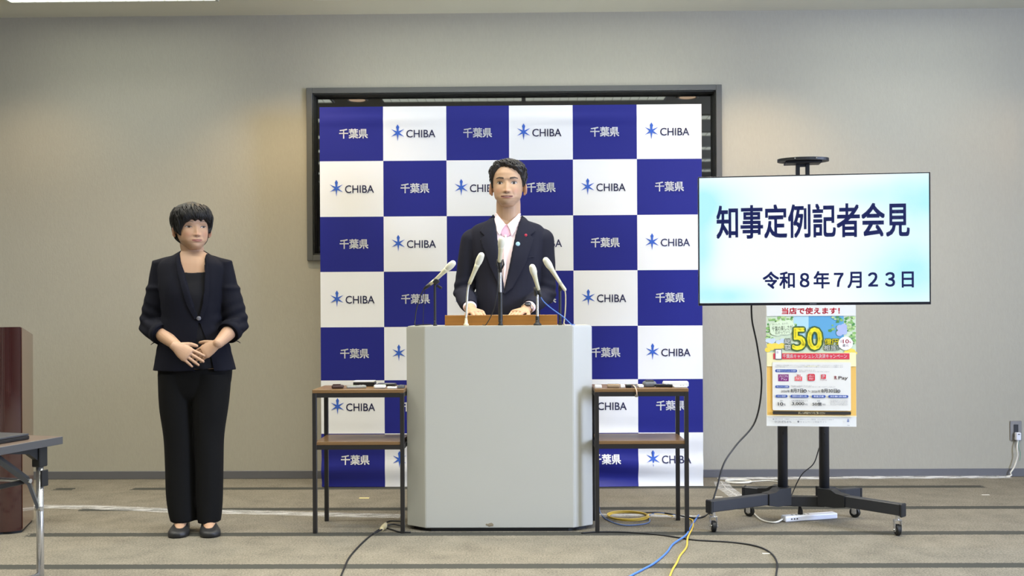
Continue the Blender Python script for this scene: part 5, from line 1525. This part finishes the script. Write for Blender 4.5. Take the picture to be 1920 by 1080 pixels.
# ---------------------------------------------------------------- the interpreter
YW = 4.52
wc_ = at(365, 600, YW)
wom = empty('person', (wc_.x, YW, 0), 'standing person in dark collarless jacket and black trousers, hands clasped, left of the backdrop', 'person')
hz0 = at(365, 467.5, YW - .07).z
HW = Matrix.Translation((at(361.0, 430, YW).x, YW - .005, hz0)) @ Matrix.Rotation(math.radians(34), 4, 'Z') @ Matrix.Rotation(math.radians(-1), 4, 'Y') @ Matrix.Diagonal((.985, .93, .905, 1))
HWI = HW.inverted()
bm = nb(); head_grid(bm, HW, P={'jaw': 1.04}); ears(bm, HW, .92)
n1 = at(361, 482, YW); 
tube(bm, [HW @ V((0, .020, .08)), HW @ V((0, .016, .03)), V((n1.x, YW + .012, n1.z + .02)), V((n1.x, YW + .010, n1.z - .025)), V((n1.x, YW + .010, n1.z - .06))], [.050, .052, .052, .060, .075], 26)
def wring(y, xa, xb, rf, rb, e_=2.3, cy=YW):
    z = at(362, y, YW).z; A, B = at(xa, y, YW).x, at(xb, y, YW).x
    return ((A + B) / 2, cy, z, (B - A) / 2, rf, rb, e_)
wt_ = [wring(470, 340, 382, .040, .052, 2), wring(478, 326, 396, .058, .066, 2.1), wring(488, 306, 415, .074, .080, 2.2), wring(500, 298, 424, .088, .090), wring(525, 299, 423, .108, .095), wring(552, 303, 421, .122, .095), wring(595, 306, 419, .118, .090), wring(640, 300, 428, .120, .100), wring(690, 290, 440, .122, .118)]
ring_loft(bm, inter(scaled(wt_, .90)))
wSL, wSR = at(303, 508, YW + .01), at(419, 508, YW + .01)
wEL, wER = at(284, 610, YW + .01), at(444, 608, YW + .01)
wWL, wWR = at(331, 648, YW - .165), at(409, 644, YW - .150)
for S0, E0, W0 in ((wSL, wEL, wWL), (wSR, wER, wWR)):
    tube(bm, [S0, lerp(S0, E0, .5), E0], [.042, .039, .036], 18, rnd=True)
    tube(bm, [E0, lerp(E0, W0, .5), W0], [.036, .034, .0235], 18, rnd=True)
ydir = -.05
hand(bm, wWR, V((-.80, -.06, -.50)), V((-.15, -1, .25)), 1, .88, (.2, .2, .25, .3), .03, .0235, .3)
wHL = wWL + V((0, -.0, 0))
hand(bm, wHL + V((0, -.030, .0)), V((.80, -.03, -.52)), V((.12, -1, .25)), -1, .92, (.12, .14, .18, .25), .10, .0235, .55)
FD = V((math.sin(.30), -math.cos(.30), 0))
feet = []
for s, xx in ((-1, 338.5), (1, 392)):
    hx = at(xx, 900, YW).x; ft_ = V((hx, YW, 0)); feet.append(ft_)
    tube(bm, [V((wc_.x + s * .075, YW, .80)), V((hx, YW, .45)), V((hx, YW + .02, .10)), V((hx, YW + .02, .05))], [.070, .050, .034, .034], 16, rnd=True)
    tube(bm, [ft_ - FD * .03 + V((0, 0, .045)), ft_ + FD * .03 + V((0, 0, .044)), ft_ + FD * .085 + V((0, 0, .026))], [.030, .031, .024], 14, rnd=True, flat=.85)
wb_ = obj('body', bm, mskin, None, True)
remesh(wb_, .0025, 2)
refine_face(wb_, HWI)
paint(wb_, HWI, dict(skin=(.435, .27, .175), lip=(.33, .12, .10), brow=(.12, .085, .065), red=(.45, .18, .12), beard=(.5, .35, .25), bw=0, browz=.0050, browt=.0038, browk=.6, eyeh=.0052, eyez=.0, lid=(.33, .19, .13), look=.0018, smile=1.2, mw=.025, mouthk=.8, mouthw=.0018), None)
child(wb_, wom)
# trousers
mtrw = mat('trouser_black', '#0a0a0b', .85, bump=.2, bscale=600, spec=.2)
bm = nb()
ring_loft(bm, inter([wring(665, 298, 431, .095, .11), wring(700, 297.5, 433, .10, .12), wring(735, 303, 426, .085, .105), wring(755, 312, 412, .055, .07)]))
def leg(rows):
    rs = []
    for y, xa, xb, rf in rows:
        z = at(362, y, YW).z; A, B = at(xa, y, YW).x, at(xb, y, YW).x
        rs.append(((A + B) / 2, YW, z, (B - A) / 2, rf, rf, 2.2))
    ring_loft(bm, inter(rs))
leg([(700, 298, 368, .098), (760, 300, 367.5, .090), (817, 308, 367.5, .080), (870, 311, 367.5, .074), (924, 313, 368, .070), (955, 317, 369, .070), (975, 322, 370, .070)])
leg([(700, 362, 432, .098), (760, 363, 426, .090), (817, 366, 418, .080), (870, 368.5, 416.5, .074), (924, 369, 416, .070), (955, 371, 414.5, .070), (977, 373, 412, .070)])
wtr = obj('trousers', bm, mtrw, None, True); remesh(wtr, .0045, 3)
wrinkle(wtr, .004, 8, (1, 1, .25)); child(wtr, wom)
# black top under the jacket
mblkc = mat('top_black', '#15151a', .8, bump=.2, bscale=500, spec=.2)
bm = nb(); ring_loft(bm, inter([wring(522, 308, 414, .092, .085)] + scaled(wt_[5:], .95)))
tp_ = obj('top', bm, mblkc, None, True); remesh(tp_, .004, 3); wrinkle(tp_, .004, 18, (1, 1, .5))
child(tp_, wom)
twt = [bvh(wb_)]
def wYf(y): return YW - table(y, [(450, .015), (478, .045), (500, .080), (525, .100), (552, .117), (640, .118)])[0]
def wxz(lst): return [(at(x, y, wYf(y)).x, at(x, y, wYf(y)).z) for x, y in lst]
patch('neckline', wxz([(334, 509.5), (346, 511.5), (362, 512), (378, 511), (391, 508.5), (387, 560), (378, 599), (366, 599), (346, 560)]), twt + [bvh(tp_)], mblkc, wom, .004, .002, Ystart=4.0)
# jacket
mjw = mat('jacket_navy', '#12131d', .85, bump=.35, bscale=700, spec=.15)
bm = nb(); ring_loft(bm, inter(wt_ + [wring(694, 289, 441, .123, .119)]))
for S0, E0, W0, s in ((wSL, wEL, wWL, -1), (wSR, wER, wWR, 1)):
    C1 = lerp(E0, W0, .47)
    sp = at(297 if s < 0 else 424, 496, YW + .005)
    tube(bm, [lerp(sp, n1, .45) + V((0, .005, -.004)), sp, lerp(S0, E0, .25), lerp(S0, E0, .6), E0], [.034, .033, .048, .055, .056], 22, rnd=True)
    tube(bm, [E0, lerp(E0, W0, .25), C1], [.056, .055, .049], 22)
jw_ = obj('jacket', bm, mjw, None, True)
remesh(jw_, .0042, 4)
def wfold(co):
    d = 0
    for E0, S0, sx in ((wEL, wSL, -1), (wER, wSR, 1)):
        q = co - E0
        if q.length < .2: d += .0055 * math.sin(q.z * 120 - q.x * 60 * sx) * math.exp(-(q.length / .09) ** 2)
        pz = at(300, 541, YW).z
        if abs(co.x - E0.x) < .07: d += .006 * gz(co.z - pz, .012) * sstep(abs(co.x - wc_.x), .13, .17)
    return d
wrinkle(jw_, .0045, 10, (1, 1, .6), wfold)
cut_open(jw_, wxz([(337, 450), (336, 474), (339, 492), (345.5, 512), (355, 545), (364, 575), (371.5, 597), (378, 575), (382, 545), (384.5, 512), (385.5, 492), (385.5, 474), (385, 450)]), YW - .0)
cut_open(jw_, wxz([(371, 605), (366.5, 640), (363, 700), (400, 700), (389, 650), (374, 606)]), YW - .02)
solid(jw_, .003, -1); child(jw_, wom)
twj = [bvh(jw_)]
patch('facing', wxz([(337, 476), (332, 482), (334, 510), (343, 545), (352, 575), (364, 598), (371, 600), (364, 575), (355.5, 545), (346, 512), (339.5, 492)]), twj + [bvh(tp_), bvh(wb_)], mjw, wom, .003, .003, Ystart=4.0)
patch('facing', wxz([(385.5, 476), (390, 482), (391, 510), (390, 545), (386, 575), (378, 600), (371.5, 600), (378, 575), (382, 545), (384.5, 512), (385, 492)]), twj + [bvh(tp_), bvh(wb_)], mjw, wom, .004, .003, Ystart=4.0)
disc('button', 372.5, 597, .010, mat('button_grey', '#6b6c76', .3), wom, twj + [bvh(o) for o in COL.objects if o.name.startswith('facing')], YW - .12, .005, 4.0)
for (cx, E0, W0, s) in ((0, wEL, wWL, -1), (0, wER, wWR, 1)):
    C1 = lerp(E0, W0, .47); d = (W0 - E0).normalized()
    bm = nb(); tube(bm, [C1 - d * .034, C1 + d * .003], [.0540, .0505], 24, caps=False)
    o = obj('cuff', bm, mjw, None, True); solid(o, .003, 0); child(o, wom)
    tb_ = C1 + V((s * .035, -.0, -.035)); bm = nb(); tube(bm, [tb_, tb_ + V((s * .012, 0, -.004)), tb_ + V((s * .022, 0, -.012))], [.006, .005, .003], 8, flat=.4); obj('cuff_tab', bm, mjw, wom, True)
mfl = mat('shoe_flat_black', '#202022', .5)
for s, ft_ in zip((-1, 1), feet):
    q = ft_ + FD * .035
    shoe(q.x, q.y, .225, .094, wom, mfl, .30 + s * .10, .048)
# hair
def wom_hair(th, z):
    t = math.degrees(th); a = abs(t)
    if t < 0:   # towards the picture's left side
        hl = table(a, [(0, .147), (12, .149), (24, .146), (34, .133), (44, .120), (54, .098), (64, .070), (76, .082), (90, .100), (106, .078), (118, .040), (150, .030), (180, .03)])[0]
    else:
        hl = table(a, [(0, .147), (14, .146), (26, .150), (38, .140), (50, .122), (62, .085), (76, .085), (88, .105), (97, .075), (106, .030), (150, .012), (180, .012)])[0]
    hl += .005 * math.sin(th * 17) * gz(t, 40)
    m_ = sstep(z - hl, -.003, .006)
    th_ = table(z, [(.01, .006), (.06, .008), (.12, .011), (.17, .016), (.205, .020), (.2325, .019)])[0]
    n_ = noise.noise(V((math.sin(th) * 3, math.cos(th) * 3, z * 16))) * .004 + noise.noise(V((math.sin(th) * 24, math.cos(th) * 24, z * 9))) * .0028
    return lerp(-.009, th_ + n_, m_)
bm = nb(); head_grid(bm, HW, 170, 130, wom_hair, feat=False, zmin=.006)
R1 = random.Random(9)
for k in range(210):
    th = R1.uniform(-60, 60) if k < 70 else R1.uniform(-180, 180)
    z0 = R1.uniform(.19, .222) if k < 70 else R1.uniform(.10, .21)
    P0 = []; drift = R1.uniform(-3, 3) + (3 if k < 70 else 0)
    for q in range(7):
        tt = math.radians(th + q * drift); zz = z0 - q * (.010 if k < 70 else .012)
        oo = wom_hair(tt, max(.012, zz))
        if oo < .002 or zz < .012: break
        P0.append(HW @ head_surf(tt, zz, False, oo + .0012))
    if len(P0) > 3: lock(bm, P0, .0068)
# fringe tips and the pointed side locks
for k in range(22):
    th = lerp(-42, 34, k / 21); 
    P0 = [HW @ head_surf(math.radians(th - 8 + q * 3.0), .186 - q * .0125, False, .021 - q * .0032) for q in range(4)]
    lock(bm, P0, .0065)
for th0, z0, z1 in ((-116, .11, .045), (-121, .10, .038), (-112, .11, .052), (100, .10, .035), (106, .09, .03)):
    P0 = [HW @ head_surf(math.radians(th0 + q * (1.5 if th0 < 0 else -1.5)), max(0.004, lerp(z0, z1, q / 4)), False, .010 - q * .0008) for q in range(5)]
    lock(bm, P0, .0075)
obj('hair', bm, mhair, wom, True)
